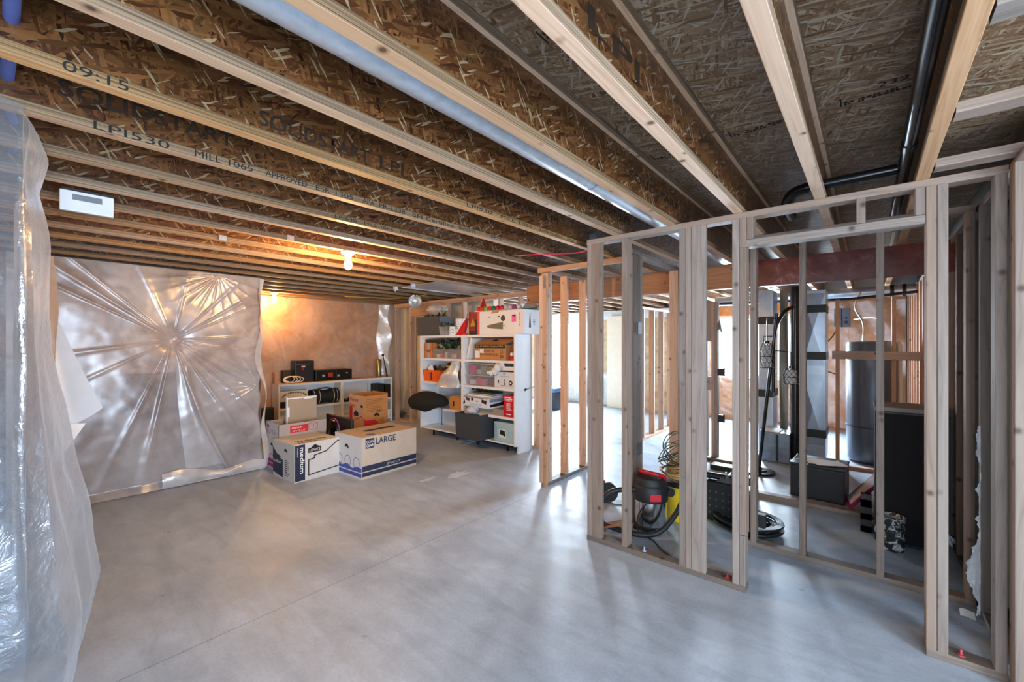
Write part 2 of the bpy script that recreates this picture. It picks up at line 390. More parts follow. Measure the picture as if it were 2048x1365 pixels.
m = M(); m.box(3.3, 3.45, -1.45, ADDED_SIDE[0], 0, TOP); m.box(3.3, 3.45, ADDED_SIDE[1], 2.9, 0, TOP); m.box(3.3, 3.45, ADDED_SIDE[0], ADDED_SIDE[1], ADDED_SIDE[3], TOP); m.box(3.3, 3.45, ADDED_SIDE[0], ADDED_SIDE[1], 0, ADDED_SIDE[2]); m.box(.66, 3.3, 2.9, 3.0, 0, TOP); m.box(.60, .66, 3.0, YF, 0, TOP); struct('wall_right', m, pm('#6f6455', .85))
# windows, and unseen doors added for the fill light, with frame and panes
VINYL = pm('#eef0f2', .4, 0, .02)
PANE = glass('window_glass', .06)
def window(name, x0, x1, z0, z1, y, th, mull, outdir):
    m = M(); f = .05; y0, y1 = y+.03, y+th-.03
    m.box(x0, x1, y0, y1, z0, z0+f); m.box(x0, x1, y0, y1, z1-f, z1); m.box(x0, x0+f, y0, y1, z0+f, z1-f); m.box(x1-f, x1, y0, y1, z0+f, z1-f)
    for k in range(1, mull):
        c = x0+(x1-x0)*k/mull; m.box(c-.03, c+.03, y0, y1, z0+f, z1-f)
    w = struct(name, m, VINYL)
    p = M(); p.box(x0+f, x1-f, y+th*.5, y+th*.5+.006, z0+f, z1-f); o = p.build('pane', PANE, w); return w
window('window_1', *WIN_A, YF, .18, 2, 1); window('window_2', *WIN_B, YF, .18, 2, 1); window('added_door_1', *ADDED_DOOR, -1.45, .15, 3, -1)
m = M(); sy0, sy1, sz0, sz1 = ADDED_SIDE
m.box(3.33, 3.42, sy0, sy1, sz0, sz0+.06); m.box(3.33, 3.42, sy0, sy1, sz1-.06, sz1)
for yy in (sy0+.03, (sy0+sy1)/2, sy1-.03): m.box(3.33, 3.42, yy-.03, yy+.03, sz0+.06, sz1-.06)
w = struct('added_door_2', m, VINYL); p = M(); p.box(3.37, 3.376, sy0+.05, sy1-.05, sz0+.06, sz1-.06); p.build('pane', PANE, w)
SILL = pm('#dcdcd8', .5)
m = M(); m.box(WIN_A[0]-.05, WIN_A[1]+.05, YF-.06, YF+.02, WIN_A[2]-.03, WIN_A[2]); struct('trim_1', m, SILL)
m = M(); m.box(WIN_B[0]-.05, WIN_B[1]+.05, YF-.06, YF+.02, WIN_B[2]-.03, WIN_B[2]); struct('trim_2', m, SILL)

# ================================================================== I-joists overhead
XJ = lambda k: -.638+.4064*k
ordn = ['', 'first', 'second', 'third', 'fourth', 'fifth', 'sixth', 'seventh', 'eighth', 'ninth', 'tenth', 'eleventh', 'twelfth', 'thirteenth', 'fourteenth', 'fifteenth', 'sixteenth']
JL = {2: 'I-joist with wavy tan underside running right against the black drain pipe',
      1: 'brown-swirled I-joist between the black drain pipe and the doorway of the stud wall',
      0: 'pale knotty I-joist meeting the stud wall beside its doorway, large black web marks',
      -1: 'I-joist touching the long galvanized duct pipe on its doorway side',
      -2: 'I-joist with bright white-tan underside, next past the galvanized duct pipe',
      -3: 'I-joist stamped 09:15 at its near end, second past the duct pipe',
      -4: 'I-joist with the longest black mill print, third past the duct pipe',
      -5: 'I-joist with small faint mill print, fourth past the duct pipe',
      -6: 'I-joist behind the white control box, fifth past the duct pipe',
      -7: 'I-joist holding the nearer bare bulb, sixth past the duct pipe'}
for k in range(2, -18, -1):
    x = XJ(k); near = -1.4 if k > -4 else -.14
    lab = JL.get(k, 'I-joist lit orange by the bulbs, %s past the galvanized duct pipe' % ordn[min(-1-k, 16)])
    if k == -16: lab = 'I-joist holding the farther bare bulb, fifteenth past the duct pipe'
    if k == -17: lab = 'farthest I-joist, along the plastic-covered wall above the low white bookcase'
    j = thing('i_joist', lab, 'joist', (x+.026, 0, H), 0, 'floor joists overhead', 'thing')
    fl = lum('bottom_flange', j, LVLW, (-.026, .026), (near, YF), (0, .038), 'Y', .003)
    lum('top_flange', j, LVLW, (-.026, .026), (near, YF), (HJ-.038, HJ), 'Y', .003)
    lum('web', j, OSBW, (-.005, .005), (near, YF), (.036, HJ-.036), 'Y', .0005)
    def st(s, y0, y1, z, h, dx):
        n_ = len(s); at = 0
        for wd_ in s.replace('  ', ' ').split(' '):      # one piece of lettering per printed word
            at = s.index(wd_, at); a_ = y0+(y1-y0)*at/n_; b_ = y0+(y1-y0)*(at+len(wd_)-.15)/n_; at += len(wd_)
            text(wd_, j, INKK if dx > .01 else INKW, (dx, a_, z), (0, 1, 0), (0, 0, 1), b_-a_, h, 'lettering')
    if k == -3:
        st('09:15', .09, .24, .004, .03, .026); st('LPI530  MILL 1065  APPROVED  ESR 1305', 1.72, 3.10, .006, .022, .026)
        st('SOLIDSTART LPI', 1.85, 2.72, .115, .05, .005); st('SOLIDSTART LPI', .62, 1.30, .06, .06, .005)
    if k == -4:
        st('LPI530', .19, .42, .004, .03, .026); st('MILL 1065  APPROVED', .50, .98, .006, .028, .026)
        st('ESR 1305  APA PR-L238  SFI Certified', 1.02, 1.98, .006, .025, .026); st('06/03/15', 2.03, 2.20, .008, .024, .026); st('09:15', 2.36, 2.48, .008, .024, .026)
        st('SOLIDSTART', .10, .66, .10, .06, .005)
    if k == -5: st('LPI530  MILL 1065  APPROVED  ESR 1305  APA PR-L238  SFI Certified', 1.33, 3.0, .007, .022, .026)
    if k == -2: st('SOLIDSTART LPI', 2.3, 3.1, .12, .05, .005); st('LPI', .02, .3, .16, .07, .005)
    if k == 0: st('LPI', 1.05, 1.42, .10, .07, .005)
    if k == -1: st('SOLIDSTART', 2.2, 3.0, .12, .05, .005)
# panel stamps on the deck: illegible rows of short marks as in the photo
def deckmarks(x0, x1, y, rows, name_label, seedv, vert=True):
    r = random.Random(seedv); m = M(); z = TOP-.0012
    if vert: m.box(x0, x0+.006, y-.04, y+.035, z, z+.001)
    for q in range(rows):
        xx = x0+.015
        while xx < x1:
            w = r.uniform(.006, .018)
            if r.random() < .8: m.box(xx, xx+w, y+.028-q*.02-.007, y+.028-q*.02+.007, z, z+.001)
            xx += w+r.uniform(.003, .007)
    return tag(m.build('panel_stamp', INKK), kind='structure')
deckmarks(-.56, -.30, 2.44, 2, '', 3); deckmarks(-.10, .14, 2.45, 2, '', 4); deckmarks(-.98, -.86, 2.45, 1, '', 5); deckmarks(-.90, -.80, 1.23, 3, '', 6)
t = text('232', None, INKK, (.03, 2.40, TOP-.001), (1, 0, 0), (0, -1, 0), .10, .04, 'lettering'); tag(t, kind='structure')

# ladder blocking between the last joist and the right stud wall
for i, y in enumerate((1.50, 2.11, 2.70)):
    b = lum('blocking_board', None, STUD, (.232, .60), (y, y+.089), (H, H+.038), 'X')
    tag(b, ['grey flat blocking board overhead, nearest of the three beside the black pipe joist', 'grey flat blocking board overhead, middle one of three right of the black pipe joist',
            'grey flat blocking board just above the top plate of the near stud wall'][i], 'board', 'blocking boards overhead', 'thing')

# ================================================================== framed partitions (each nailed frame is one thing)
def frame(label, group='stud walls'): return thing('stud_frame', label, 'stud wall', (0, 0, 0), 0, group, 'thing')
D = .089; W = .038
# W1: nearest frame with the doorway
w1 = frame('nearest grey stud wall with a doorway opening, long top plate across the right half')
y0, y1 = 2.866, 2.955; zt = H-W
lum('bottom_plate', w1, PLATE, (-1.667, -.57), (y0, y1), (0, W), 'X'); lum('bottom_plate', w1, PLATE, (.215, .478), (y0, y1), (0, W), 'X')
lum('top_plate', w1, STUD, (-1.667, -.945), (y0, y1), (zt, H), 'X'); lum('top_plate', w1, STUD, (-.944, .478), (y0, y1), (zt, H), 'X')
def s1(x0, x1, ya=y0, yb=y1, za=W, zb=zt, n='stud', mat=STUD, p=None): return lum(n, w1 if p is None else p, mat, (x0, x1), (ya, yb), (za, zb), 'Z')
s1(-1.665, -1.628); s1(-1.627, -1.540, y0+.001, y0+W); s1(-1.627, -1.588, y0+.05, y1-.001); s1(-1.378, -1.340)
s1(-.966, -.928); s1(-.927, -.889); s1(-.888, -.799, y0-.001, y0+W-.001)
s1(-.644, -.606); s1(-.605, -.567, y0, y1, .35, 2.105, 'jack_stud'); s1(-.605, -.572, y0+.002, y1, W, .345, 'jack_stud'); s1(-.605, -.567, y0, y1, 2.106, zt, 'stud')
s1(-.566, -.530, y0+.001, y1, 2.15, zt, 'cripple_stud'); s1(-.05, -.012, y0, y1, 2.15, zt, 'cripple_stud'); s1(.175, .212, y0, y1, 2.15, zt, 'cripple_stud')
lum('header', w1, STUD, (-.566, .212), (y0-.001, y1), (2.105, 2.149), 'X')
s1(.213, .251); s1(.252, .290); s1(.437, .475)
NAILH = pm('#9aa0a8', .35, .8)
def anchor(x, y, mat):
    g = M(); g.cyl((x, y, W), (x, y, W+.006), .014, n=12); g.cyl((x, y, W+.006), (x, y, W+.03), .005, n=8); g.build('anchor_pin', mat, w1, 40)
anchor(-1.22, 2.90, pm('#9fb4e0', .4)); anchor(-.68, 2.91, pm('#c23b44', .5)); anchor(.335, 2.90, pm('#b84a55', .5))
g = M(); g.box(-1.655, -1.60, y0+.02, y0+.06, H, H+.05); g.build('metal_strap', pm('#53565c', .5, .5), w1)
# corner stud standing against the frame at the extreme right
w3 = frame('grey stud wall running away along the right edge of the room')
lum('corner_stud', w3, STUD, (.479, .517), (2.776, 2.865), (0, 2.30), 'Z'); lum('stud', w3, STUD, (.518, .60), (2.78, 2.82), (0, 2.30), 'Z')
lum('top_plate', w3, STUD, (.48, .569), (2.0, 2.865), (2.301, 2.319), 'Y'); lum('top_plate', w3, STUD, (.48, .569), (2.956, YF-.01), (zt, H-.001), 'Y')
lum('bottom_plate', w3, PLATE, (.48, .569), (2.96, YF-.01), (0, W), 'Y')
for i in range(15):
    y = 3.45+.4064*i
    lum('stud', w3, STUD if i < 4 else STUDW, (.47, .559), (y, y+W), (W, zt), 'Z')  # same wall; farther studs take the tone coloured as warmly lit
# W2: frame just behind the doorway
w2 = frame('second grey stud wall seen through the doorway of the nearest one')
a0, a1 = 3.556, 3.645
lum('bottom_plate', w2, PLATE, (-.69, .468), (a0, a1), (0, W), 'X'); lum('top_plate', w2, STUD, (-.69, .468), (a0, a1), (zt-.001, H-.001), 'X')
for x in (-.676, -.372, .038, .43): lum('stud', w2, STUD, (x, x+W), (a0, a1), (W, zt-.001), 'Z')
# P2: short frame beside the hall opening, P3 post and header, P4 beyond
p2 = frame('short orange-pink stud wall left of the hall opening, three bright gaps')
lum('bottom_plate', p2, PLATE, (-2.69, -2.601), (3.665, 4.62), (0, W), 'Y'); lum('top_plate', p2, STUDW, (-2.69, -2.601), (3.665, 4.62), (zt, H-.002), 'Y')
for y in (3.665, 4.03, 4.437): lum('stud', p2, STUDW, (-2.69, -2.601), (y, y+W), (W, zt), 'Z')
lum('jack_stud', p2, STUDW, (-2.641, -2.600), (3.626, 3.664), (0, 2.10), 'Z'); lum('stud', p2, STUDW, (-2.69, -2.601), (3.704, 3.742), (W, zt), 'Z')
lum('block', p2, STUDW, (-2.69, -2.642), (3.626, 3.664), (.03, 2.24), 'Z')
lum('header', p2, STUDW, (-2.69, -1.60), (3.60, 3.664), (H-.052, H-.003), 'X')
p3 = frame('dark post and stud wall behind the vacuum, with two steel strap plates')
for i, y in enumerate((3.36, 3.40, 3.44, 3.48, 3.52)): lum('post_ply', p3, STUD, (-1.60, -1.511), (y, y+W), (0, 2.27), 'Z')
for z in (.56, 1.60):
    g = M(); g.box(-1.511, -1.506, 3.45, 3.53, z, z+.10); g.build('strap_plate', GALVD, p3)
lum('top_plate', p3, STUD, (-1.60, -1.511), (3.36, 4.62), (zt-.004, H-.004), 'Y')
for y in (4.45,): lum('stud', p3, STUDW, (-1.60, -1.511), (y, y+W), (0, zt-.004), 'Z')
lum('stud', p3, STUD, (-1.60, -1.511), (4.53, 4.568), (0, zt-.004), 'Z')
p4 = frame('far warm-toned stud wall in the bright room beyond the hall')
lum('bottom_plate', p4, STUDW, (-2.77, -2.681), (6.3, 9.3), (0, W), 'Y'); lum('top_plate', p4, STUDW, (-2.77, -2.681), (6.3, 9.3), (2.06, 2.098), 'Y')
for i in range(8): lum('stud', p4, STUDW, (-2.77, -2.681), (6.36+.4064*i, 6.398+.4064*i), (W, 2.06), 'Z')
# F: frame behind the tall bookcase, under the beam
fr = frame('orange stud wall behind the tall white bookcase with short studs showing above it')
lum('bottom_plate', fr, STUDW, (-7.15, -6.60), (4.85, 4.94), (0, W), 'X'); lum('bottom_plate', fr, STUDW, (-5.62, -3.58), (4.85, 4.94), (0, W), 'X')
lum('top_plate', fr, STUDW, (-7.15, -3.58), (4.85, 4.94), (2.211, 2.248), 'X'); lum('top_plate', fr, STUDW, (-7.15, -3.58), (4.85, 4.94), (2.249, 2.286), 'X')
lum('header', fr, STUDW, (-6.61, -5.63), (4.852, 4.89), (2.03, 2.21), 'X')
for x in (-7.13, -6.66, -5.62, -5.21, -4.79, -4.39, -3.99, -3.70, -3.62): lum('stud', fr, STUDW, (x, x+W), (4.85, 4.94), (W, 2.211), 'Z')
# beam: fresh timber on the left, weathered red-brown plies at the right
bm_ = thing('support_beam', 'long horizontal beam under the joists, orange on the left and dark red at right', 'beam', (0, 0, 0), 0, None, 'thing')
def redbeam():
    n = N('red_primer_beam'); v = n.coord(); f = n.noise(v, 7, 6, .68, .6)
    c = n.ramp(f, [(.3, sr('#5a2c28')), (.55, sr('#74403c')), (.66, sr('#8a6364')), (.75, sr('#b3a3a6'))])
    return n.done(n.bsdf(c, .5, 0, n.bump(f, .2, .01), .4))
REDB = redbeam()
lum('timber_length', bm_, BEAMW, (-3.66, -.84), (4.645, 4.735), (2.074, H-.001), 'X'); 
g = M(); g.bevbox(-.838, .60, 4.64, 4.735, 2.07, H-.001, .004); g.build('red_length', REDB, bm_, 30)
# P5: bottom plate with few thin studs beneath the beam's far side, P6 doubled posts, tank frame
p5 = frame('low floor plate with one thin dark stud, past the second stud wall')
lum('bottom_plate', p5, STUD, (-1.2, .40), (4.76, 4.85), (0, W), 'X'); lum('stud', p5, STUDW, (-.885, -.847), (4.76, 4.85), (W, 2.07), 'Z')
p6 = frame('doubled brown posts with two black clips, left of the furnace ducts')
for x in (-1.72, -1.66, -1.575, -1.535): lum('post', p6, STUDW, (x, x+W), (5.9, 5.989), (0, 2.06), 'Z')
lum('bottom_plate', p6, PLATE, (-1.72, -1.22), (5.80, 5.889), (0, W), 'X')
lum('block', p6, STUDW, (-1.622, -1.576), (5.9, 5.989), (1.55, 2.06), 'Z'); lum('block', p6, STUDW, (-1.622, -1.576), (5.9, 5.989), (.9, 1.08), 'Z')
for z in (1.10, .50):
    g = M(); g.bevbox(-1.50, -1.43, 5.9, 5.95, z, z+.09, .006); g.box(-1.432, -1.412, 5.9, 5.91, z-.005, z+.1); g.build('cable_clip', BLACK, p6)
p7 = frame('brown stud frame with a horizontal rail in front of the water heater')
lum('bottom_plate', p7, STUDW, (-.40, .44), (6.50, 6.589), (0, W), 'X')
for x in (-.31, .205): lum('stud', p7, STUDW, (x, x+W), (6.52, 6.589), (W, 2.06), 'Z')
lum('rail', p7, STUDW, (-.343, .44), (6.48, 6.519), (1.325, 1.425), 'X')

# dried white plaster smears on the slab near the tall bookcases
for q, (x, y, s) in enumerate(((-3.62, 3.33, 1.0), (-3.75, 2.98, .6))):
    r = random.Random(q+3); m = M(); pts = []
    for i in range(22):
        an = 2*PI*i/22; rr = s*(.05+.09*r.random()); pts.append((x+rr*.8*math.cos(an), y+rr*1.5*math.sin(an), .0005))
    m.poly(pts, .0008, (0, 0, 1)); tag(m.build('plaster_smear', pm('#c6cdd8', .8, 0, .08, 20)), ['larger white plaster smear on the floor before the right tall bookcase', 'smaller white plaster smear on the floor before the right tall bookcase'][q], 'stain')
# ================================================================== insulated walls and plastic sheets
from mathutils import noise as mn
def fbm(x, y, z, s=1.0): return mn.fractal(Vector((x*s, y*s, z*s)), .8, 2.0, 4)
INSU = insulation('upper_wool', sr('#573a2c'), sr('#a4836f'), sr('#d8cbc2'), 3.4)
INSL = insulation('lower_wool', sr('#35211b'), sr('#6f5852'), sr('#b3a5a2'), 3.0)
# near-left wall insulation
m = M(); m.grid(60, 30, lambda u, v: (-2.26-3.35*u, -.13+.05*fbm(u*6, v*4, 1), .0+2.31*v)); 
m.grid(8, 30, lambda u, v: (-2.15-.02*fbm(u, v*4, 3), -.13-.30*u, 2.31*v))
o = tag(m.build('insulation_blanket', INSG, None, 180), 'brown insulation blanket behind the plastic on the near wall', 'insulation', None, 'thing')
# far wall (bump-out) insulation
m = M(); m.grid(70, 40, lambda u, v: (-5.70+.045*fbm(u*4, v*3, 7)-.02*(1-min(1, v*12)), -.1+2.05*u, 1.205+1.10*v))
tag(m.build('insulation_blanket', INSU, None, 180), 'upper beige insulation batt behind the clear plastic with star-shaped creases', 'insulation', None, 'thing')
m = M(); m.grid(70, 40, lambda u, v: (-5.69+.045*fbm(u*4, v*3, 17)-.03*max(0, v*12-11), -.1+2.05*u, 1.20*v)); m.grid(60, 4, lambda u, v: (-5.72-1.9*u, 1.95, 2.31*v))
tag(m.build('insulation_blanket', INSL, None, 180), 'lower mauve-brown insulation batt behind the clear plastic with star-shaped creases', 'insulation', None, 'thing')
m = M(); m.grid(60, 40, lambda u, v: (-7.58+.035*fbm(u*5, v*4, 11), 1.96+2.86*u, 2.31*v))
tag(m.build('insulation_blanket', INSO, None, 180), 'orange-brown insulation behind the low white bookcase', 'insulation', None, 'thing')
m = M(); m.grid(60, 30, lambda u, v: (XL+5.0*u+.0, YF-.05+.03*fbm(u*8, v*3, 14), 2.31*v))
# keep the window opening clear by building around it
def batt_wall(x0, x1, win, mat, label, seedv):
    m = M()
    def strip(a, b, c, d, n1, n2):
        m.grid(n1, n2, lambda u, v: (a+(b-a)*u, YF-.07+.035*fbm((a+(b-a)*u)*1.6, seedv, (c+(d-c)*v)*1.6), c+(d-c)*v))
    strip(x0, win[0]-.04, 0, 2.31, 24, 24); strip(win[1]+.04, x1, 0, 2.31, 24, 24)
    strip(win[0]-.04, win[1]+.04, 0, win[2]-.04, 24, 12); strip(win[0]-.04, win[1]+.04, win[3]+.03, 2.31, 24, 4)
    return tag(m.build('insulation_blanket', mat, None, 180), label, 'insulation', None, 'thing')
INSC = insulation('pale_batt', sr('#b99b76'), sr('#d8bf9c'), sr('#e9dbc6'), 3.0)
INSP = insulation('peach_batt', sr('#c07a48'), sr('#dd9d68'), sr('#ecb98c'), 3.0)
batt_wall(-7.6, -2.72, WIN_A, INSC, 'pale insulation around the bright far window', 2.0)
batt_wall(-2.70, .465, WIN_B, INSP, 'peach insulation around the utility room window', 5.0)
m = M(); m.grid(60, 20, lambda u, v: (.590-.012*fbm(u*9, v*3, 21), 4.9+4.5*u, 2.31*v)); tag(m.build('insulation_blanket', INSP, None, 180), 'peach insulation behind the studs right of the water heater', 'insulation', None, 'thing')

# ---- near-left plastic: hangs over the wall, flares out towards its hem
TAB = [(0, .060), (.2, .078), (.42, .088), (.59, .081), (.78, .074), (1.0, .060), (1.5, .042), (1.92, .040), (2.13, .028), (2.27, .038), (2.34, .030)]
def lut(z):
    for (a, b), (c, d) in zip(TAB, TAB[1:]):
        if z <= c: return b+(d-b)*(z-a)/(c-a)
    return TAB[-1][1]
def near_sheet(u, v):
    z = .003+2.33*v; L = u*4.3-.75                  # L<0 wraps round the wall end
    wob = .022*math.sin(L*9+z*2.0)*(.35+.65*(1-v)) + .016*fbm(L*2.2, z*1.1, 3.3) + .010*math.sin(L*23+z*5)*(1-v)
    if L < 0:
        t = -L/.75; a = min(1, t*2.2)
        return (-2.20+.06*math.sin(a*PI/2)-.03*(1-a)+wob*.8, .02-.55*max(0, t-.12)+wob*.5, z)
    x = -2.23-L*.80
    k = math.exp(-((L-.72)/.75)**2)
    y = -.035+lut(z)*2.85*k*1.12+.035*(1-k)+wob*(.5+.5*k)
    return (x, y, z)
m = M(); m.grid(150, 110, near_sheet)
PLN = plastic('near_poly', .36, .42, (.80, .87, .97), .18, .30)
tag(m.build('plastic_sheet', PLN, None, 180), 'crumpled clear plastic sheet over the near wall at the left edge', 'plastic sheet', None, 'thing')
# second, tanner layer peeling off its far end
m = M()
def tan(u, v):
    z = .02+1.93*v; x = -3.05-1.0*u
    return (x, .03+.085*(1-u)+.10*max(0, 1-v*1.15)**1.3*(1-.4*u)+.018*math.sin(u*7+v*9)+.014*fbm(u*3, v*5, 8), z)
m.grid(40, 70, tan)
tag(m.build('plastic_sheet', plastic('tan_poly', .72, .8, (.74, .60, .50), .4, .1), None, 180), 'tan folded plastic flap with a ragged edge, just past the near sheet', 'plastic sheet', None, 'thing')
# white flap hanging between near sheet and far wall
HW = pm('#eceef2', .55, 0, .03)
m = M()
def flap(u, v):
    z = 1.88-.90*v-.30*v*(1-u)*.55
    wdt = .03+.27*v
    return (-4.00-.05*math.sin(u*PI)*v, .085+wdt*u+.012*math.sin(u*9)*v, z+.10*u*v*v)
m.grid(24, 40, flap)
m.grid(12, 16, lambda u, v: (-4.03, .11+.20*u*(1-.55*v), 1.0-.02*u-.30*v+.10*u*v))
tag(m.build('house_wrap', HW, None, 180), 'white triangular flap of wrap hanging beside the left plastic', 'sheet', None, 'thing')
# ---- far plastic with the star of creases pulled to a staple
rs = random.Random(11)
YC, ZC = 1.085, 1.557
rays = [(math.radians(a), w, s) for a, w, s in ((142, .05, 1.2), (150, .03, 1), (135, .03, .7), (35, .035, 1), (28, .025, .8), (48, .04, .6), (3, .05, .6), (-12, .04, .7), (-28, .03, 1.1), (-38, .03, 1.2), (-48, .03, 1.1), (-60, .035, 1.3), (-76, .05, 1.5), (-100, .05, 1.4), (-112, .04, .6), (-150, .05, .5), (-170, .06, .6), (80, .07, .4), (110, .06, .4))]
fans = [((1.49, 2.29), [(math.radians(a), .045, .8) for a in (-170, -155, -140, -128, -115, -100, -85, -70, -52, -35, -18)], .55),
        ((1.90, 1.02), [(math.radians(a), .05, .9) for a in (118, 132, 146, 160, 172, 186, 200, 214)], .6)]
def far_disp(y, z):
    d = .007*fbm(y*1.5, z*1.5, 5)+.02*math.sin(PI*min(1, max(0, z/1.2)))
    dy, dz = y-YC, z-ZC; r = math.hypot(dy, dz); a = math.atan2(dz, dy)
    for an, w, s in rays:
        da = (a-an+PI) % (2*PI)-PI
        d += s*.017*math.exp(-(da/(w*.6))**2)*min(1, r/.12)*math.exp(-r/1.15)*(1 if r > .02 else 0)
    d -= .045*math.exp(-(r/.10)**2)
    for (fy, fz), ll, rad in fans:
        dy, dz = y-fy, z-fz; r = math.hypot(dy, dz); a = math.atan2(dz, dy)
        for an, w, s in ll:
            da = (a-an+PI) % (2*PI)-PI
            d += s*.010*math.exp(-(da/w)**2)*min(1, r/.05)*math.exp(-r/rad*1.6)
    # long fold that ends in a roll on the floor
    cy = 1.20+.42*max(0, (1.3-z)/1.3)**1.6 if z < 1.3 else 9
    d += .035*math.exp(-((y-cy)/.022)**2)*min(1, (1.3-z)*2.0) if z < 1.3 else 0
    return d
m = M()
def far_sheet(u, v):
    y = -.05+2.0*u; z = .012+2.296*v
    e = .10*max(0, (u-.975)/.025)**2; hem = .05*max(0, 1-v/.03)
    yy = y+.02*math.sin(z*5+1)*max(0, (u-.9)/.1)+.014*math.sin(z*17)*max(0, (u-.94)/.06)
    return (-5.615+far_disp(y, z)-e+hem, yy, z)
m.grid(320, 320, far_sheet)
def pleat(u, v):
    z = .16+1.16*(1-v); w = .05+.30*v; y = 1.10+.03*v+w*u+.06*v*v
    return (-5.605+far_disp(y, z)+.012*math.sin(PI*u), y, z)
m.grid(40, 90, pleat)
PLF = plastic('far_poly', .41, .84, (.88, .90, .97), .25, .03)
tag(m.build('plastic_sheet', PLF, None, 180), 'large clear plastic sheet with creases radiating from its centre staple', 'plastic sheet', None, 'thing')
# milky folded hem strip along its foot and right edge
m = M()
m.grid(40, 6, lambda u, v: (-5.565+.03*math.sin(v*PI)+.012*math.sin(u*12), .98+.98*u, .012+(.15-.06*u+.03*math.sin(u*9))*v))
m.grid(4, 60, lambda u, v: (-5.585+.012*math.sin(v*21)+.02*u, 1.955+.03*math.sin(v*5+1)+.018*math.sin(v*19)-.045*u*(1+.6*math.sin(v*13)), .02+2.27*v))
tag(m.build('plastic_hem', SHEETW, None, 180), 'milky folded hem at the foot and edge of the creased plastic sheet', 'plastic sheet', None, 'thing')
# recess sheet, fanning creases
def rec(u, v):
    y = 1.97+2.84*u; z = .02+2.27*v; d = .010*fbm(y*1.5, z*1.5, 9)
    for (fy, fz), ll in (((2.98, 1.02), (100, 112, 124, 136, 148, 160, 172)), ((4.45, .95), (118, 128, 138, 148, 158, 168)), ((4.75, 2.1), (200, 215, 230, 245, 262))):
        dy, dz = y-fy, z-fz; r = math.hypot(dy, dz); a = math.atan2(dz, dy)
        for an in ll:
            da = (a-math.radians(an)+PI) % (2*PI)-PI
            d += .016*math.exp(-(da/.05)**2)*min(1, r/.06)*math.exp(-r/.8)
    return (-7.445+d*(.4 if z < .87 else 1), y, z)
m = M(); m.grid(150, 110, rec)
tag(m.build('plastic_sheet', plastic('recess_poly', .30, .75, (.93, .90, .88), .25, .04), None, 180), 'clear plastic over the orange wall behind the low bookcase', 'plastic sheet', None, 'thing')
m = M(); m.grid(10, 40, lambda u, v: (-7.38+.10*u+.03*math.sin(v*14)*u, 4.62+.20*u+.03*math.sin(v*9+u*3), .9+1.38*v))
tag(m.build('plastic_sheet', SHEETW, None, 180), 'white bunched end of plastic beside the thin post at the recess corner', 'plastic sheet', None, 'thing')
# plastic below the bright far window
m = M(); m.grid(50, 20, lambda u, v: (-7.2+2.6*u, YF-.14+.05*fbm(u*8, v*3, 31)+.03*math.sin(u*30)*v, .03+.78*v)); tag(m.build('plastic_sheet', SHEETW, None, 180), 'wrinkled milky plastic below the bright far window', 'plastic sheet', None, 'thing')
m = M(); m.grid(70, 60, lambda u, v: (-2.66+3.12*u, YF-.125+.02*fbm(u*6, v*5, 33)+.015*math.sin(u*40+v*14), .04+(.78 if .10 < u < .53 else 2.2)*v)); tag(m.build('plastic_sheet', plastic('utility_poly', .2, .35, (.97, .92, .88), .2, .3), None, 180), 'clear plastic over the peach wall of the utility room', 'plastic sheet', None, 'thing')
# torn plastic on the right stud wall
def torn(u, v):
    z = .041+1.03*v; e = .010+.025*max(0, fbm(.3, z*9, 41))+.014*max(0, fbm(.3, z*31, 43))
    if z < .46: e += .05*math.sin(PI*(z-.10)/.36)**2
    return (.466-e*u, 3.40+.03*math.sin(z*13)*u+.02*fbm(u*3, z*6, 4)-.05*u, z)
m = M(); m.grid(10, 120, torn)
tag(m.build('torn_plastic', SHEETW, None, 180), 'torn ragged strip of plastic hanging from the right stud wall', 'plastic', None, 'thing')
m = M(); m.grid(8, 6, lambda u, v: (.39+.06*u, 3.40+.05*v, .004+.02*v+.004*math.sin(u*5))); tag(m.build('paper_tag', PAPER, None, 60), 'small white paper tag on the floor below the torn plastic at the right stud wall', 'paper', None, 'thing')
# ================================================================== overhead services
m = M(); m.cyl((-1.135, -1.38, 2.405), (-1.135, 2.55, 2.405), .066, n=28); m.cyl((-1.135, 2.552, 2.405), (-1.135, 9.3, 2.405), .0635, n=28)
dp = thing('duct_pipe', 'long shiny galvanized round duct running between two joists overhead', 'duct')
mm = M(); mm.cyl((-1.135, -1.38, 2.405), (-1.135, 1.98, 2.405), .067, n=28, caps=False); mm.build('pipe_length', GALV, dp, 40)
mm = M(); mm.cyl((-1.135, 1.97, 2.405), (-1.135, 3.55, 2.405), .0645, n=28, caps=False); mm.build('pipe_length', GALV, dp, 40)
mm = M(); mm.cyl((-1.135, 3.54, 2.405), (-1.135, 9.3, 2.405), .0665, n=28, caps=False); mm.build('pipe_length', GALV, dp, 40)
for y in (1.98, 3.54):
    mm = M(); mm.cyl((-1.135, y-.006, 2.405), (-1.135, y+.006, 2.405), .0685, n=28); mm.build('seam_ring', GALVD, dp, 40)
g = M(); g.tube([(.145, -1.38, 2.455), (.145, 4.55, 2.455)], .027, 14); g.cyl((.145, 2.68, 2.455), (.145, 2.76, 2.455), .031); g.cyl((.145, 4.5, 2.455), (.145, 4.6, 2.455), .033)
tag(g.build('drain_pipe', BLACKG, None, 40), 'black plastic drain pipe along the joist at the upper right', 'pipe')
g = M(); g.tube(smooth_pts([(-.9, -.02, 2.44), (-1.7, -.005, 2.43), (-2.43, -.02, 2.425), (-2.80, 0.0, 2.42), (-3.6, -.04, 2.43)]), .017, 12)
tag(g.build('conduit', pm('#5766a8', .45), None, 60), 'blue plastic conduit threading the joists at the upper left corner', 'pipe')
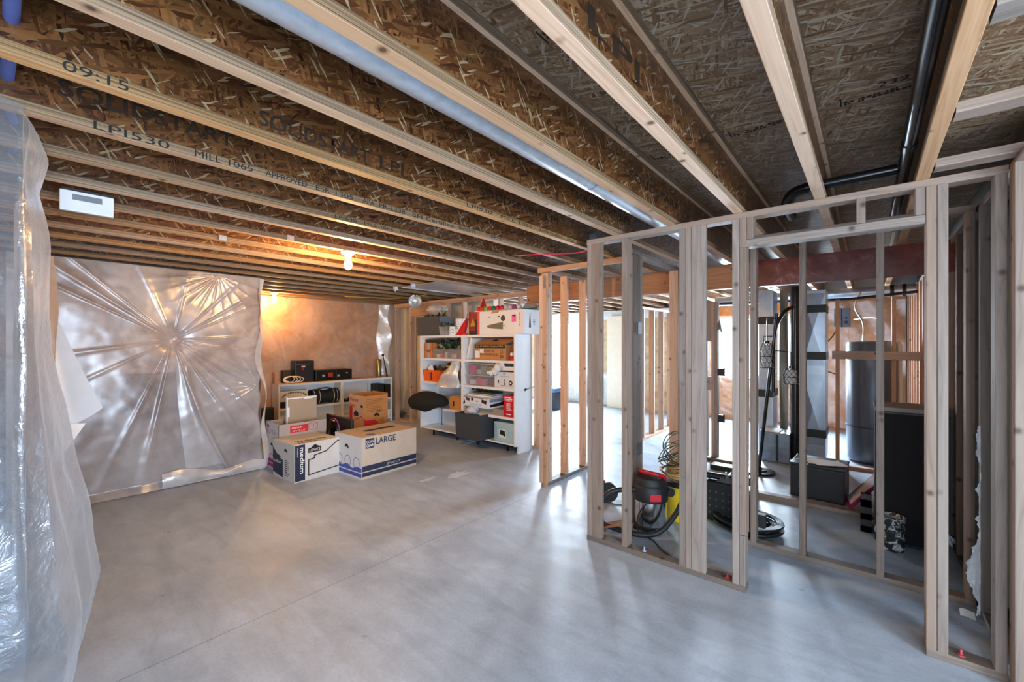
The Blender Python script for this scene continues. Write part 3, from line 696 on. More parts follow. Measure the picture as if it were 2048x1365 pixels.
g = M(); g.tube([(-.30, 3.06, 2.45), (.118, 3.06, 2.455)], .028, 12); g.tube(smooth_pts([(-.28, 3.06, 2.45), (-.36, 3.10, 2.44), (-.40, 3.2, 2.40), (-.40, 3.4, 2.38)]), .032, 12)
tag(g.build('drain_pipe', BLACKG, None, 40), 'black crosswise drain pipe above the doorway header', 'pipe')
# sheet-metal panel closing one joist bay, with hangers
m = M(); m.box(-5.02, -4.24, 3.52, 4.62, 2.312, 2.317); m.box(-5.02, -5.0, 3.52, 4.62, 2.30, 2.317); o = m.build('sheet_metal_cover', GALV); tag(o, 'flat silver duct panel under the joists above the tall bookcase', 'duct')
for q, (x, y) in enumerate(((-5.08, 3.44), (-4.68, 3.44))):
    g = M(); g.box(x-.02, x+.02, y, y+.05, 2.27, 2.318); g.cyl((x, y+.02, 2.25), (x, y+.02, 2.275), .012)
    tag(g.build('pipe_hanger', pm('#9fb6d6', .4), None, 40), ['small pale bracket on the joist left of the silver duct panel', 'small pale bracket on the joist at the near corner of the silver duct panel'][q], 'bracket')
# small metal plates on the joists
for q, (k, y) in enumerate(((-7, 1.36), (-8, 1.02))):
    g = M(); x = XJ(k)+.053; g.box(x, x+.004, y, y+.05, 2.322, 2.36); tag(g.build('nail_plate', GALV), ['small steel plate on the joist of the nearer bare bulb', 'small steel plate on the joist behind the nearer bare bulb'][q], 'plate')
# bare bulbs
def bulb(x, y, label, power):
    b = thing('bare_bulb_lamp', label, 'lamp', (x, y, H))
    g = M(); g.lathe([(.058, 0), (.060, -.012), (.050, -.026), (.030, -.034), (.027, -.055)]); g.build('lamp_holder', pm('#e8e2d6', .4), b, 40)
    g = M(); g.lathe([(.016, -.055), (.018, -.072), (.030, -.098), (.034, -.118), (.028, -.142), (.013, -.156), (1e-5, -.159)]); g.build('bulb', emis('bulb_glow', (1.0, .55, .20), power), b, 180)
bulb(-3.457, 1.874, 'nearer bare glowing bulb on the joists, above the middle of the creased plastic', 900); bulb(-7.114, 2.633, 'farther bare glowing bulb near the top left of the recess plastic', 520)
# clamp lamp
cl = thing('clamp_lamp', 'silver bowl clamp lamp hanging from the ceiling left of the tall bookcase', 'lamp', (-5.62, 4.2, 2.20))
R = Matrix.Rotation(math.radians(75), 4, 'X') @ Matrix.Rotation(0, 4, 'Z'); R = Matrix.Rotation(math.radians(48), 4, 'Z') @ R
g = M(); g.lathe([(.025, -.085), (.05, -.08), (.085, -.045), (.105, 0), (.108, .002), (.102, .0), (.08, -.04), (.045, -.07), (.02, -.075)], n=28, X=R); g.build('reflector', pm('#d4d8de', .38, .7, .04), cl, 60)
g = M(); g.tube([R @ Vector((.014*math.cos(t), .014*math.sin(t), -.07+.0045*t)) for t in [i*.5 for i in range(26)]], .007, 6); g.build('bulb', pm('#e8ece8', .3), cl, 60)
g = M(); g.tube([(0, 0, .085), (.01, .01, .11), (0, 0, .125)], .005, 6); g.tube([(.02*math.cos(t), 0, .10+.02*math.sin(t)) for t in [i*PI/8 for i in range(17)]], .003, 6); g.build('hook', BLACK, cl, 60)
g = M(); g.tube(smooth_pts([(-6.75, 3.6, 2.31), (-6.3, 3.9, 2.28), (-5.9, 4.15, 2.27), (-5.62, 4.24, 2.28), (-5.45, 4.3, 2.31)]), .005, 6); tag(g.build('cable', pm('#b9a23a', .5), None, 60), 'thin yellow cable drooping under the joists left of the clamp lamp', 'cable')
g = M(); g.tube(smooth_pts([(-2.55, 3.02, 2.34), (-2.3, 3.05, 2.325), (-1.95, 3.12, 2.30), (-1.72, 3.05, 2.29)]), .005, 6); tag(g.build('cable', pm('#c02848', .5), None, 60), 'short red cable between the joists near the stud wall corner', 'cable')
# control box under the joists at the left
cb = thing('control_box', 'white control box with grey display hung between joists at the left', 'control box', (-3.12, .245, 2.25), 0)
g = M(); g.bevbox(-.012, .012, -.10, .10, -.052, .052, .004); g.build('housing', WHITE, cb); g = M(); g.box(.0125, .0135, -.055, .055, .006, .036); g.build('display', pm('#7d8288', .3), cb)
g = M(); g.box(-.05, -.012, -.09, .09, -.03, .07); g.build('back_bracket', BLACK, cb)

# ================================================================== cartons
def carton(name, label, x0, x1, y0, y1, z0, h, mat, rz=0, flaps=False, cat='box', th=.004, flap_h=.14, pivot=None, inner=None):
    px, py = pivot or (x0, y0)
    t = thing(name, label, cat, (px, py, z0), rz)
    a, b, c, d = x0-px, x1-px, y0-py, y1-py
    m = M()
    if not flaps: m.bevbox(a, b, c, d, 0, h, .003)
    else:
        m.box(a, b, c, d, 0, th); m.box(a, b, c, c+th, 0, h); m.box(a, b, d-th, d, 0, h); m.box(a, a+th, c, d, 0, h); m.box(b-th, b, c, d, 0, h)
    m.build('carton_body', mat, t)
    return t, (a, b, c, d)
FX = ((0, 1, 0), (0, 0, 1)); FY = ((1, 0, 0), (0, 0, 1))      # reading directions on the +X and -Y faces
def rect(parent, face, at, u0, u1, v0, v1, mat, name='print', lift=.0006):
    # printed rectangle on the +X face (u along Y) or the -Y face (u along X) at plane position `at`
    m = M()
    if face == 'X': m.box(at, at+lift, u0, u1, v0, v1)
    elif face == 'Y': m.box(u0, u1, at-lift, at, v0, v1)
    else: m.box(u0, u1, v0, v1, at, at+lift)
    return m.build(name, mat, parent)
def shape(parent, face, at, pts, mat, name='print', lift=.0008):
    m = M()
    if face == 'X': m.poly([(at, u, v) for u, v in pts], lift, (1, 0, 0))
    elif face == 'Y': m.poly([(u, at, v) for u, v in pts], lift, (0, -1, 0))
    else: m.poly([(u, v, at) for u, v in pts], lift, (0, 0, 1))
    return m.build(name, mat, parent)
def stroke(parent, face, at, pts, w, mat, name='print_line', lift=.0009):
    m = M()
    for (a, b), (c, d) in zip(pts, pts[1:]):
        L = math.hypot(c-a, d-b) or 1; nx, ny = -(d-b)/L*w/2, (c-a)/L*w/2; ex, ey = (c-a)/L*w/2, (d-b)/L*w/2
        q = [(a+nx-ex, b+ny-ey), (c+nx+ex, d+ny+ey), (c-nx+ex, d-ny+ey), (a-nx-ex, b-ny-ey)]
        if face == 'X': m.poly([(at, u, v) for u, v in q], lift, (1, 0, 0))
        elif face == 'Y': m.poly([(u, at, v) for u, v in q], lift, (0, -1, 0))
        else: m.poly([(u, v, at) for u, v in q], lift, (0, 0, 1))
    return m.build(name, mat, parent)
def lines(parent, face, at, u0, u1, v1, n, dv, w, mat, seedv=1, frac=.5):
    r = random.Random(seedv); m = M()
    for i in range(n):
        e = u0+(u1-u0)*r.uniform(frac, 1); v = v1-i*dv
        if face == 'X': m.box(at, at+.0007, u0, e, v-w, v)
        else: m.box(u0, e, at-.0007, at, v-w, v)
    return m.build('small_print', mat, parent)
def ring_icon(parent, face, at, cu, cv, r, mat, w=.006):
    pts = [(cu+r*math.cos(2*PI*i/16), cv+r*math.sin(2*PI*i/16)) for i in range(17)]
    return stroke(parent, face, at, pts, w, mat, 'round_icon')
HAND = [(-.035, -.008), (-.03, .012), (-.005, .022), (.02, .012), (.038, -.018), (.02, -.022), (.008, -.006), (-.018, -.012)]
HOUSE = [(0, 0), (.135, 0), (.135, .055), (.105, .062), (.072, .088), (.038, .066), (.038, .058), (0, .052)]

# medium moving box (closed), nearest
t, q = carton('moving_box', 'nearest closed medium moving box with navy band and store logo', -5.255, -4.739, 1.955, 2.475, 0, .412, CARDW, math.radians(3), pivot=(-4.739, 1.955))
rect(t, 'X', 0, .005, .115, .012, .405, INKN, 'printed_band'); text('medium', t, PAPER, (.0009, .058, .375), (0, 0, -1), (0, 1, 0), .285, .05); text('mediano', t, PAPER, (.0009, .028, .375), (0, 0, -1), (0, 1, 0), .10, .014)
shape(t, 'X', 0, [(.15+u*1.1, .30+v) for u, v in HOUSE], INKK, 'logo'); text("LOWE'S", t, PAPER, (.0012, .163, .312), *FX, .122, .03)
stroke(t, 'X', 0, [(.52, .375), (.50, .38), (.36, .285), (.22, .262), (.22, .232), (.155, .222), (.155, .055), (.517, .085)], .012, INKK, 'house_outline')
shape(t, 'Y', 0, [(-.513, .05), (-.27, .015), (-.27, .21), (-.33, .22), (-.33, .25), (-.41, .262), (-.513, .33)], INKN, 'printed_panel'); text('medium', t, PAPER, (-.50, -.0012, .165), *FY, .20, .036)
lines(t, 'Y', 0, -.225, -.11, .22, 9, .021, .008, INKK, 3); shape(t, 'Y', 0, [(-.20+u, .325+v) for u, v in HAND], INKK, 'hand_hole')
lines(t, 'Y', 0, -.43, -.31, .045, 2, .015, .006, INKK, 4)
text('Welcome', t, INKK, (-.10, .07, .4125), (0, 1, 0), (-1, 0, 0), .36, .075); text('home.', t, INKK, (-.035, .07, .4125), (0, 1, 0), (-1, 0, 0), .23, .05)
rect(t, 'Z', .412, -.26, -.255, .0, .52, CARD, 'flap_seam')
# open medium box with raised flaps behind it
GREYC = pm('#a39b97', .75, 0, .05, 12)
t, q = carton('moving_box', 'open medium moving box with raised flaps and magenta print', -5.675, -5.285, 2.0, 2.57, 0, .42, GREYC, 0, True)
a, b, c, d = q
for nm, (x0, x1, y0, y1, z0, z1) in (('flap', (b-.004, b, c, d, .42, .555)), ('flap', (a, b, c, c+.004, .42, .565)), ('flap', (a, a+.004, c, d, .42, .56))):
    m = M(); m.box(x0, x1, y0, y1, z0, z1); m.build(nm, CARDW if y1-y0 < .1 else GREYC, t)  # flap on the -Y side is lighter, its brighter light put in the colour
rect(t, 'X', b, .13, .34, .44, .525, INKR, 'printed_band'); text('MEDIUM', t, PAPER, (b+.001, .15, .487), *FX, .12, .02); text('22" x 16" x 15"', t, PAPER, (b+.001, .16, .452), *FX, .15, .018)
stroke(t, 'X', b, [(.35, .455), (.35, .525), (.40, .545), (.46, .53), (.46, .46), (.405, .44), (.35, .455)], .005, INKR, 'box_outline'); stroke(t, 'X', b, [(.35, .525), (.41, .51), (.46, .53)], .005, INKR, 'box_outline'); stroke(t, 'X', b, [(.41, .51), (.405, .44)], .005, INKR, 'box_outline')
m = M(); m.box(a, b, c-.001, c, 0, .42); m.build('lit_side_face', CARDW, t)  # lighter sheet paints the stronger light on the -Y face
rect(t, 'Y', c-.001, a+.004, b-.004, .035, .075, INKM, 'printed_band'); rect(t, 'Y', c-.001, a+.004, b-.004, .085, .13, INKM, 'printed_band'); shape(t, 'Y', c-.001, [(.19+u, .30+v) for u, v in HAND], INKK, 'hand_hole')
for i in range(3): ring_icon(t, 'Y', c-.001, .07+.12*i, .15, .045, INKM)
shape(t, 'Y', c-.001, [(.04, .50), (.12, .50), (.08, .55)], INKM, 'arrow_mark'); lines(t, 'Y', c-.001, .03, .34, .475, 3, .018, .004, INKM, 5)
# white-framed tan panel standing in the open box
t = thing('framed_panel', 'tan panel with white edge standing in the open moving box', 'panel', (-5.52, 2.19, .02), math.radians(3))
m = M(); m.bevbox(-.012, .012, 0, .37, 0, .80, .003); m.build('panel', pm('#a79582', .6, 0, .06, 5), t)
m = M(); m.box(-.014, .014, -.012, 0, 0, .83); m.box(-.014, .014, 0, .37, .80, .815); m.build('frame_edge', WHITE, t)
m = M(); m.bevbox(.012, .022, -.01, .02, .58, .70, .003); m.bevbox(.012, .022, .20, .31, .785, .812, .003); m.build('corner_guard', WHITE, t)
# large moving box
t, q = carton('moving_box', 'closed large moving box with navy stripes, right of the medium ones', -4.855, -4.289, 2.489, 3.245, 0, .466, pm('#b8a796', .72, 0, .05, 10), math.radians(2), pivot=(-4.289, 2.489))
m = M(); m.box(-.566, 0, -.001, 0, .0, .466); m.build('lit_side_face', pm('#d2d5da', .7, 0, .03), t)  # whiter sheet over the -Y face, coloured as the brighter-lit side
rect(t, 'X', 0, .004, .753, .085, .145, INKN, 'printed_band'); rect(t, 'X', 0, .004, .753, .028, .072, INKN, 'printed_band'); text('27" x 16" x 17"', t, PAPER, (.001, .33, .10), *FX, .18, .024)
m = M(); m.bevbox(-.004, .0012, .045, .155, .335, .445, .002); m.build('logo', INKN, t); text('OCEAN', t, PAPER, (.0016, .055, .395), *FX, .09, .03); text('GEAR', t, PAPER, (.0016, .055, .35), *FX, .09, .035); text('LARGE', t, INKN, (.0009, .175, .365), *FX, .27, .075)
rect(t, 'Y', -.001, -.562, -.01, .075, .10, INKB, 'printed_band'); rect(t, 'Y', -.001, -.562, -.01, .02, .062, INKB, 'printed_band'); shape(t, 'Y', -.001, [(-.562, .10), (-.01, .10), (-.01, .125), (-.10, .13), (-.2, .10), (-.3, .14), (-.42, .105), (-.562, .16)], INKB, 'printed_band')
for i in range(3): ring_icon(t, 'Y', -.001, -.47+.18*i, .17, .06, INKB)
shape(t, 'Y', -.001, [(-.31+u*1.2, .335+v*1.2) for u, v in HAND], INKK, 'hand_hole')
rect(t, 'Z', .466, -.35, -.27, .22, .65, INKN, 'printed_band'); shape(t, 'Z', .466, [(-.13, .12), (-.05, .17), (-.05, .21), (-.10, .22), (-.15, .17)], INKB, 'logo'); rect(t, 'Z', .466, -.286, -.282, 0, .756, CARD, 'flap_seam')
# tall open box
BRN = pm('#b57a45', .75, 0, .07, 10)
t, q = carton('moving_box', 'tall open brown moving box with red house print, behind the large box', -5.94, -5.50, 3.24, 3.62, 0, .52, BRN, math.radians(-2), True)
a, b, c, d = q
for x0, x1, y0, y1, z1 in ((b-.004, b, c, d, .76), (a, b, c, c+.004, .765), (a, a+.004, c, d, .77), (a, b, d-.004, d, .78)):
    m = M(); m.box(x0, x1, y0, y1, .52, z1); m.build('flap', BRN, t)
m = M(); m.box(a, b, c-.001, c, 0, .76); m.build('lit_side_face', pm('#cda888', .75, 0, .05), t)  # paler sheet: the light on the -Y face is in its colour
cy = c-.001
text('Welcome', t, INKR, (.02, cy-.0002, .66), *FY, .25, .06); text('home.', t, INKR, (.02, cy-.0002, .585), *FY, .17, .05); rect(t, 'Y', cy, .012, .10, .28, .585, INKR, 'printed_band')
shape(t, 'Y', cy, [(.14+u, .455+v) for u, v in HOUSE], INKN, 'logo'); shape(t, 'Y', cy, [(.34+u*.5, .59+v*.5) for u, v in HOUSE], INKN, 'logo'); stroke(t, 'Y', cy, [(.13, .25), (.13, .385), (.18, .395), (.18, .42), (.27, .42), (.36, .465), (.43, .405)], .012, INKR, 'house_outline')
shape(t, 'X', b, [(.0, .02), (.22, .02), (.22, .38), (.18, .38), (.18, .41), (.04, .41), (0, .435)], INKR, 'printed_panel'); lines(t, 'X', b, .03, .31, .71, 9, .022, .006, pm('#7c4d26', .8), 6, .7); lines(t, 'X', b, 0.25, .34, .42, 9, .02, .006, pm('#7c4d26', .8), 7, .7); shape(t, 'X', b, [(.20+u*1.3, .475+v*1.3) for u, v in HAND], INKK, 'hand_hole')
lines(t, 'X', b, .20, .33, .545, 2, .02, .012, pm('#7c4d26', .8), 8)
# monitor on its stand
t = thing('monitor', 'black computer monitor seen from behind, glowing purple ring, between the boxes', 'monitor', (-5.27, 2.72, 0), math.radians(-2))
m = M(); m.bevbox(-.36, .36, .0, .035, .16, .565, .008); m.build('screen_shell', BLACK, t)
m = M(); m.tube([(-.10+.155*math.cos(x), -.008, .375+.155*math.sin(x)) for x in [i*2*PI/32 for i in range(32)]], .007, 8, closed=True); m.build('light_ring', pm('#a55aa8', .25, .3), t, 60)
m = M(); m.lathe([(.148, 0), (.13, .03), (.03, .05)], X=Matrix.Translation((-.10, 0, .375)) @ Matrix.Rotation(PI/2, 4, 'X')); m.build('mount_hub', BLACKG, t, 40)
m = M(); m.tube([(.04, -.06, .37), (.04, -.07, .2), (.04, -.05, .02)], .03, 10); m.build('neck', BLACK, t, 40)
m = M(); m.poly([(-.02, -.03, .0), (.10, -.03, 0), (.30, -.13, 0), (.27, -.14, 0), (.04, -.07, 0), (-.19, -.14, 0), (-.22, -.13, 0)], .018, (0, 0, 1)); m.build('foot', BLACKG, t)
# ================================================================== bookcases
def bookcase(label, x0, x1, y0, y1, z0, ztop, shelves, end=None, mat=WHITE):
    t = thing('bookcase', label, 'bookcase', (x0, y0, 0)); w = x1-x0; d = y1-y0; th = .035
    def bx(n, a, b, c, e, f, g): m = M(); m.bevbox(a, b, c, e, f, g, .0015); return m.build(n, mat, t)
    bx('top_panel', 0, w, 0, d, ztop-th, ztop); bx('bottom_panel', th*.6, w-th*.6, .002, d, z0, z0+.022)
    bx('side_panel', 0, th*.7, .001, d, 0 if end == 'L' else z0-.01, ztop-th)
    if end == 'R':
        bx('side_panel', w-th*.7, w, .001, d, z0-.01, ztop-th); bx('side_foot', w-th*.7, w, .07, d, 0, z0-.0105)
    else: bx('side_panel', w-th*.7, w, .001, d, z0-.01, ztop-th)
    m = M(); m.box(.004, w-.004, d-.008, d-.001, z0, ztop-th); m.build('back_panel', pm('#dfe3ea', .5, 0, .03), t)
    for z in shelves: bx('shelf', th*.7, w-th*.7, .004, d-.01, z-.036, z)
    for px in (.22*w, .78*w):
        m = M(); m.box(px-.012, px+.012, .10, .125, 0, z0); m.build('leg', BLACK, t)
    m = M(); m.box(.02, w-.03, d-.06, d-.04, 0, z0); m.build('rear_skirt', BLACK, t)
    return t
bookcase('tall white bookcase holding the black hood and orange bin, left one', -5.725, -4.70, 4.38, 4.76, .118, 1.645, (1.278, .895, .488))
bookcase('tall white bookcase holding the red box and tree carton, right one', -4.697, -3.655, 4.38, 4.76, .118, 1.645, (1.278, .895, .50), 'R')
def lowcase(label, y0, y1, sh, mat):
    t = thing('low_bookcase', label, 'bookcase', (-7.15, y0, 0)); w = y1-y0; d = .26
    def bx(n, a, b, c, e, f, g, mm=mat): m = M(); m.bevbox(a, b, c, e, f, g, .0015); return m.build(n, mm, t)
    bx('top_panel', -d, 0, 0, w, .825, .86); bx('side_panel', -d, -.001, 0, .025, 0, .824); bx('side_panel', -d, -.001, w-.025, w, 0, .824); bx('bottom_panel', -d, -.002, .026, w-.026, .05, .075)
    bx('back_panel', -d, -d+.008, .026, w-.026, .076, .824, pm('#dfe3ea', .5, 0, .03))
    for z in sh: bx('shelf', -d+.01, -.003, .026, w-.026, z-.03, z)
    m = M(); m.box(-d, .002, 0, w, .8602, .865); m.build('top_board', pm('#c9935a', .6), t); return t
lowcase('low white bookcase unit holding the black duffel bag', 2.705, 3.765, (.47,), pm('#e4dccf', .5, 0, .03)); lowcase('low white bookcase unit nearest the thin stud post', 3.767, 4.80, (.46, .23), WHITE)

# ---- helpers for shelf goods
def bin_(name, label, cat, x0, x1, y0, y1, z0, h, mat, taper=.10, th=.006, rim=None, parent_part='shell', loc_rz=0):
    cx, cy = (x0+x1)/2, (y0+y1)/2
    t = thing(name, label, cat, (cx, cy, z0), loc_rz); a, b = (x1-x0)/2, (y1-y0)/2; m = M()
    def ringv(s, z, i): return [(-a*s+i, -b*s+i, z), (a*s-i, -b*s+i, z), (a*s-i, b*s-i, z), (-a*s+i, b*s-i, z)]
    s0 = 1-taper; vs = ringv(s0, 0, 0)+ringv(1, h, 0)+ringv(1, h, th)+ringv(s0, th, th)
    fs = [(3, 2, 1, 0)]+[(k*4+i, k*4+(i+1) % 4, k*4+4+(i+1) % 4, k*4+4+i) for k in range(3) for i in range(4)]+[(12, 13, 14, 15)]
    m.add(vs, fs); m.build(parent_part, mat, t)
    if rim:
        r = M(); r.tube([(-a, -b, h), (a, -b, h), (a, b, h), (-a, b, h)], .006, 6, closed=True); r.build('rim', rim, t)
    return t
def leaves(name, label, cat, cx, cy, z0, rx, ry, h, mats, n, L, seedv, parent=None):
    r = random.Random(seedv); m = M()
    for i in range(n):
        an = r.uniform(0, 2*PI); rad = math.sqrt(r.random()); bx, by = cx+rx*rad*math.cos(an)*.8, cy+ry*rad*math.sin(an)*.8
        d = Vector((math.cos(an)*r.uniform(.2, 1), math.sin(an)*r.uniform(.2, 1), r.uniform(.1, 1.1))).normalized(); l = L*r.uniform(.6, 1.2); b = Vector((bx, by, z0+h*r.random()*.75))
        s = d.cross(Vector((r.uniform(-1, 1), r.uniform(-1, 1), r.uniform(-1, 1)))).normalized()*l*.22
        m.add([b, b+d*l*.5+s, b+d*l, b+d*l*.5-s], [(0, 1, 2, 3)], r.randrange(len(mats)))
    return tag(m.build(name, mats, parent), label, cat)
CLEAR = glass('clear_tub', .30, (.93, .94, .97), .18)
def milky(name, a): return plastic(name, a, .8, (.93, .93, .95), .25, .15)
TUBM = plastic('tub_plastic', .17, .55, (.93, .93, .95), .2, .05)
DKGREEN = [pm('#23302a', .6), pm('#2f3c36', .6), pm('#1b2322', .6), pm('#41504a', .55)]
# ---- top of the tall bookcases
Z1 = 1.6455
bin_('storage_bin', 'dark grey fabric bin on top of the left tall bookcase', 'bin', -5.86, -5.27, 4.42, 4.74, Z1, .315, pm('#4b4d50', .85, 0, .1, 40), .03)
m = M(); m.box(-5.83, -5.79, 4.4265, 4.4285, 1.88, 1.91); 
leaves('garland', 'black tinsel garland poking out of the dark grey top bin', 'garland', -5.56, 4.58, 1.88, .27, .12, .12, DKGREEN[:3]+[BLACK], 70, .09, 3)
m = M(); m.grid(18, 14, lambda u, v: (-5.53+(.215+.02*math.sin(v*19))*math.sin(PI*(v*.9+.05))*math.cos(2*PI*u)*(1+.12*math.sin(u*25)), 4.58+.12*math.sin(PI*(v*.9+.05))*math.sin(2*PI*u), 1.99+.21*v))
tag(m.build('plastic_bag', milky('bag_film', .45), None, 180), 'puffy clear bag with green sprig on the dark grey top bin', 'bag')
leaves('sprig', 'green leaf sprig beside the puffy bag on the top bin', 'plant', -5.33, 4.57, 2.0, .04, .04, .10, [pm('#1f7a3a', .6), pm('#2c9a4c', .6)], 14, .06, 8)
bin_('plastic_tub', 'clear open tub in front of the dark grey top bin', 'tub', -5.49, -5.12, 4.385, 4.415, Z1, .13, TUBM, .12, .004, TUBM) if False else bin_('plastic_tub', 'clear open tub of dark garland between the top bin and white jars', 'tub', -5.255, -5.06, 4.39, 4.62, Z1, .135, TUBM, .14, .004, TUBM)
leaves('garland', 'dark green garland heaped in the clear tub on the top shelf', 'garland', -5.15, 4.5, 1.70, .11, .1, .16, DKGREEN, 60, .08, 12)
def jar(name, label, x, y, z, r, h, mat, marks=None):
    t = thing(name, label, 'jar', (x, y, z)); g = M(); g.lathe([(r*.9, 0), (r, .01), (r, h*.86), (r*.93, h*.9), (r*.95, h), (1e-5, h)]); g.build('jar_body', mat, t, 40)
    g = M(); rr = random.Random(5)
    for i in range(12): a = rr.uniform(-2.6, -.4); zz = rr.uniform(.25, .7)*h; g.cyl((r*.98*math.cos(a), r*.98*math.sin(a), zz), (r*1.012*math.cos(a), r*1.012*math.sin(a), zz), .006, n=6)
    g.build('speckle_print', INKK, t); return t
jar('jar', 'short white jar with black speckles on the top shelf', -4.985, 4.45, Z1, .058, .135, WHITE)
g = thing('canister', 'tall white three-tier canister behind the short speckled jar', 'canister', (-4.885, 4.52, Z1)); q = M()
for k in range(3): q.lathe([(.07, .086*k), (.074, .086*k+.006), (.074, .086*k+.078), (.07, .086*k+.084)], n=24)
q.build('canister_body', pm('#e3e5ec', .5, 0, .08, 40), g, 30); text('LUCS', g, pm('#2b3350', .5), (-.045, -.0755, .10), *FY, .08, .045)
# red felt hat, gift goods
m = M(); m.grid(20, 14, lambda u, v: (-4.83+.20*v*.75+(.105*(1-.72*v))*math.cos(2*PI*u), 4.47+(.05*(1-.5*v))*math.sin(2*PI*u), Z1+.25*v)); tag(m.build('felt_hat', pm('#c81018', .8), None, 180), 'bright red felt cone leaning right on the top shelf', 'hat')
t = thing('gift_bag', 'dark red gift bag with yellow triangle print on the top shelf', 'gift bag', (-4.56, 4.50, Z1)); g = M(); g.box(-.085, .10, -.03, .05, 0, .35); g.build('bag_body', pm('#8e1c28', .5), t); shape(t, 'Y', -.03, [(-.06, .13), (.06, .13), (.0, .25)], pm('#c8902a', .5), 'printed_triangle'); g = M(); g.box(-.08, .06, -.032, -.0305, .0, .06); g.box(.055, .098, -.034, -.0305, .0, .23); g.build('black_panel', BLACK, t)
g = M(); g.tube([(-.09, -.04, .36), (-.10, -.05, .30), (-.135, -.07, .02)], .006, 6); g.build('strap', BLACK, t, 60)
m = M(); m.box(-4.70, -4.62, 4.385, 4.42, Z1, Z1+.022); tag(m.build('small_box', pm('#d8303a', .5)), 'tiny red box at the front edge of the top shelf', 'box')
t = thing('gnome', 'red pointed gnome hat rising behind the gift bag', 'figurine', (-4.50, 4.64, Z1)); g = M(); g.lathe([(.09, 0), (.10, .1), (.085, .30), (.07, .34)]); g.build('gnome_body', pm('#a52630', .8), t, 40); g = M(); g.lathe([(.075, .34), (.07, .38), (.035, .48), (.012, .555), (1e-5, .56)]); g.build('pointed_hat', pm('#a81420', .8), t, 40)
# tree box
t, q = carton('tree_carton', 'long white carton with a Christmas tree picture on top of the right bookcase', -4.36, -3.52, 4.41, 4.75, Z1, .335, pm('#e9e9ee', .5, 0, .02), 0)
a, b, c, d = q
m = M(); m.box(-.045, 0, c, c+.2, 0, .33); m.build('red_end', pm('#e0605a', .6), t)
OLV = pm('#77745a', .7, 0, .25, 60); shape(t, 'Y', c, [(.14, .115), (.18, .135), (.46, .175), (.46, .07), (.20, .088)], OLV, 'tree_picture'); g = M(); g.cyl((.46, c-.0008, .225), (.46, c, .225), .042, n=20); g.build('round_picture', pm('#4c4a3c', .7, 0, .25, 60), t)
stroke(t, 'Y', c, [(.46, .12), (.50, .12), (.50, .15), (.50, .095)], .005, INKK, 'stand_mark'); rect(t, 'Y', c, .62, .70, .17, .27, pm('#ef6fb4', .6), 'pink_sticker'); shape(t, 'Y', c-.0007, [(.63, .262), (.685, .262), (.67, .24), (.655, .25), (.645, .235)], INKK, 'scribble')
text('SKU: 368145', t, INKK, (.775, c-.0009, .105), (0, 0, 1), (-1, 0, 0), .19, .025); rect(t, 'Y', c, .36, .40, .245, .26, INKK, 'print'); rect(t, 'Y', c, .19, .20, .235, .26, INKK, 'print'); shape(t, 'Y', c, [(.22, .30), (.27, .34), (.40, .345), (.37, .302)], CARD, 'torn_flap')
shape(t, 'X', b, [(.10, .09), (.15, .09), (.13, .29), (.12, .29)], pm('#4a4f4c', .7), 'tree_picture'); lines(t, 'X', b, .19, .27, .2, 4, .02, .006, INKK, 9)
# ornaments on the carton
BALLC = ['#d8281f', '#c93a2c', '#7fae2f', '#c8333a', '#0f6a40', '#b81236', '#cc1c34', '#b7bac2', '#c9a9c4', '#8d3a78', '#c2c4ca']
BALLN = ['bright red', 'dull red', 'lime green', 'rose red', 'dark green', 'crimson', 'scarlet', 'silver', 'pink', 'purple', 'pale grey']
for i, cx in enumerate(BALLC):
    o = M().ball((0, 0, 0), .038, 14).build('ornament_ball', pm(cx, .25), None, 180, (-4.43+.0775*i, 4.465, Z1+.339+.039))
    tag(o, '%s glass bauble in the row on the white tree carton' % BALLN[i], 'ornament', 'baubles on the white tree carton')
m = M(); m.box(-4.49, -3.60, 4.42, 4.53, Z1+.336, Z1+.3385); m.box(-4.49, -3.60, 4.42, 4.423, Z1+.3386, Z1+.352); m.box(-4.49, -3.60, 4.527, 4.53, Z1+.3386, Z1+.42); tag(m.build('bauble_tray', milky('tray_film', .35)), 'clear plastic tray around the row of baubles', 'tray')
m = M(); m.grid(14, 10, lambda u, v: (-3.66+.30*u, 4.42+.30*v, Z1+.345+.09*math.sin(PI*u)*math.sin(PI*v)*(1+.3*math.sin(u*17+v*9)))); tag(m.build('wrapped_pack', [plastic('shiny_film', .8, .4, (.85, .82, .9), .1, .6)], None, 180), 'shiny crumpled film pack at the right end of the tree carton', 'bag')
m = M(); m.box(-3.6, -3.36, 4.5, 4.62, Z1+.337, Z1+.36); tag(m.build('green_pack', pm('#2d6b4c', .5)), 'flat green pack under the shiny film on the tree carton', 'pack')
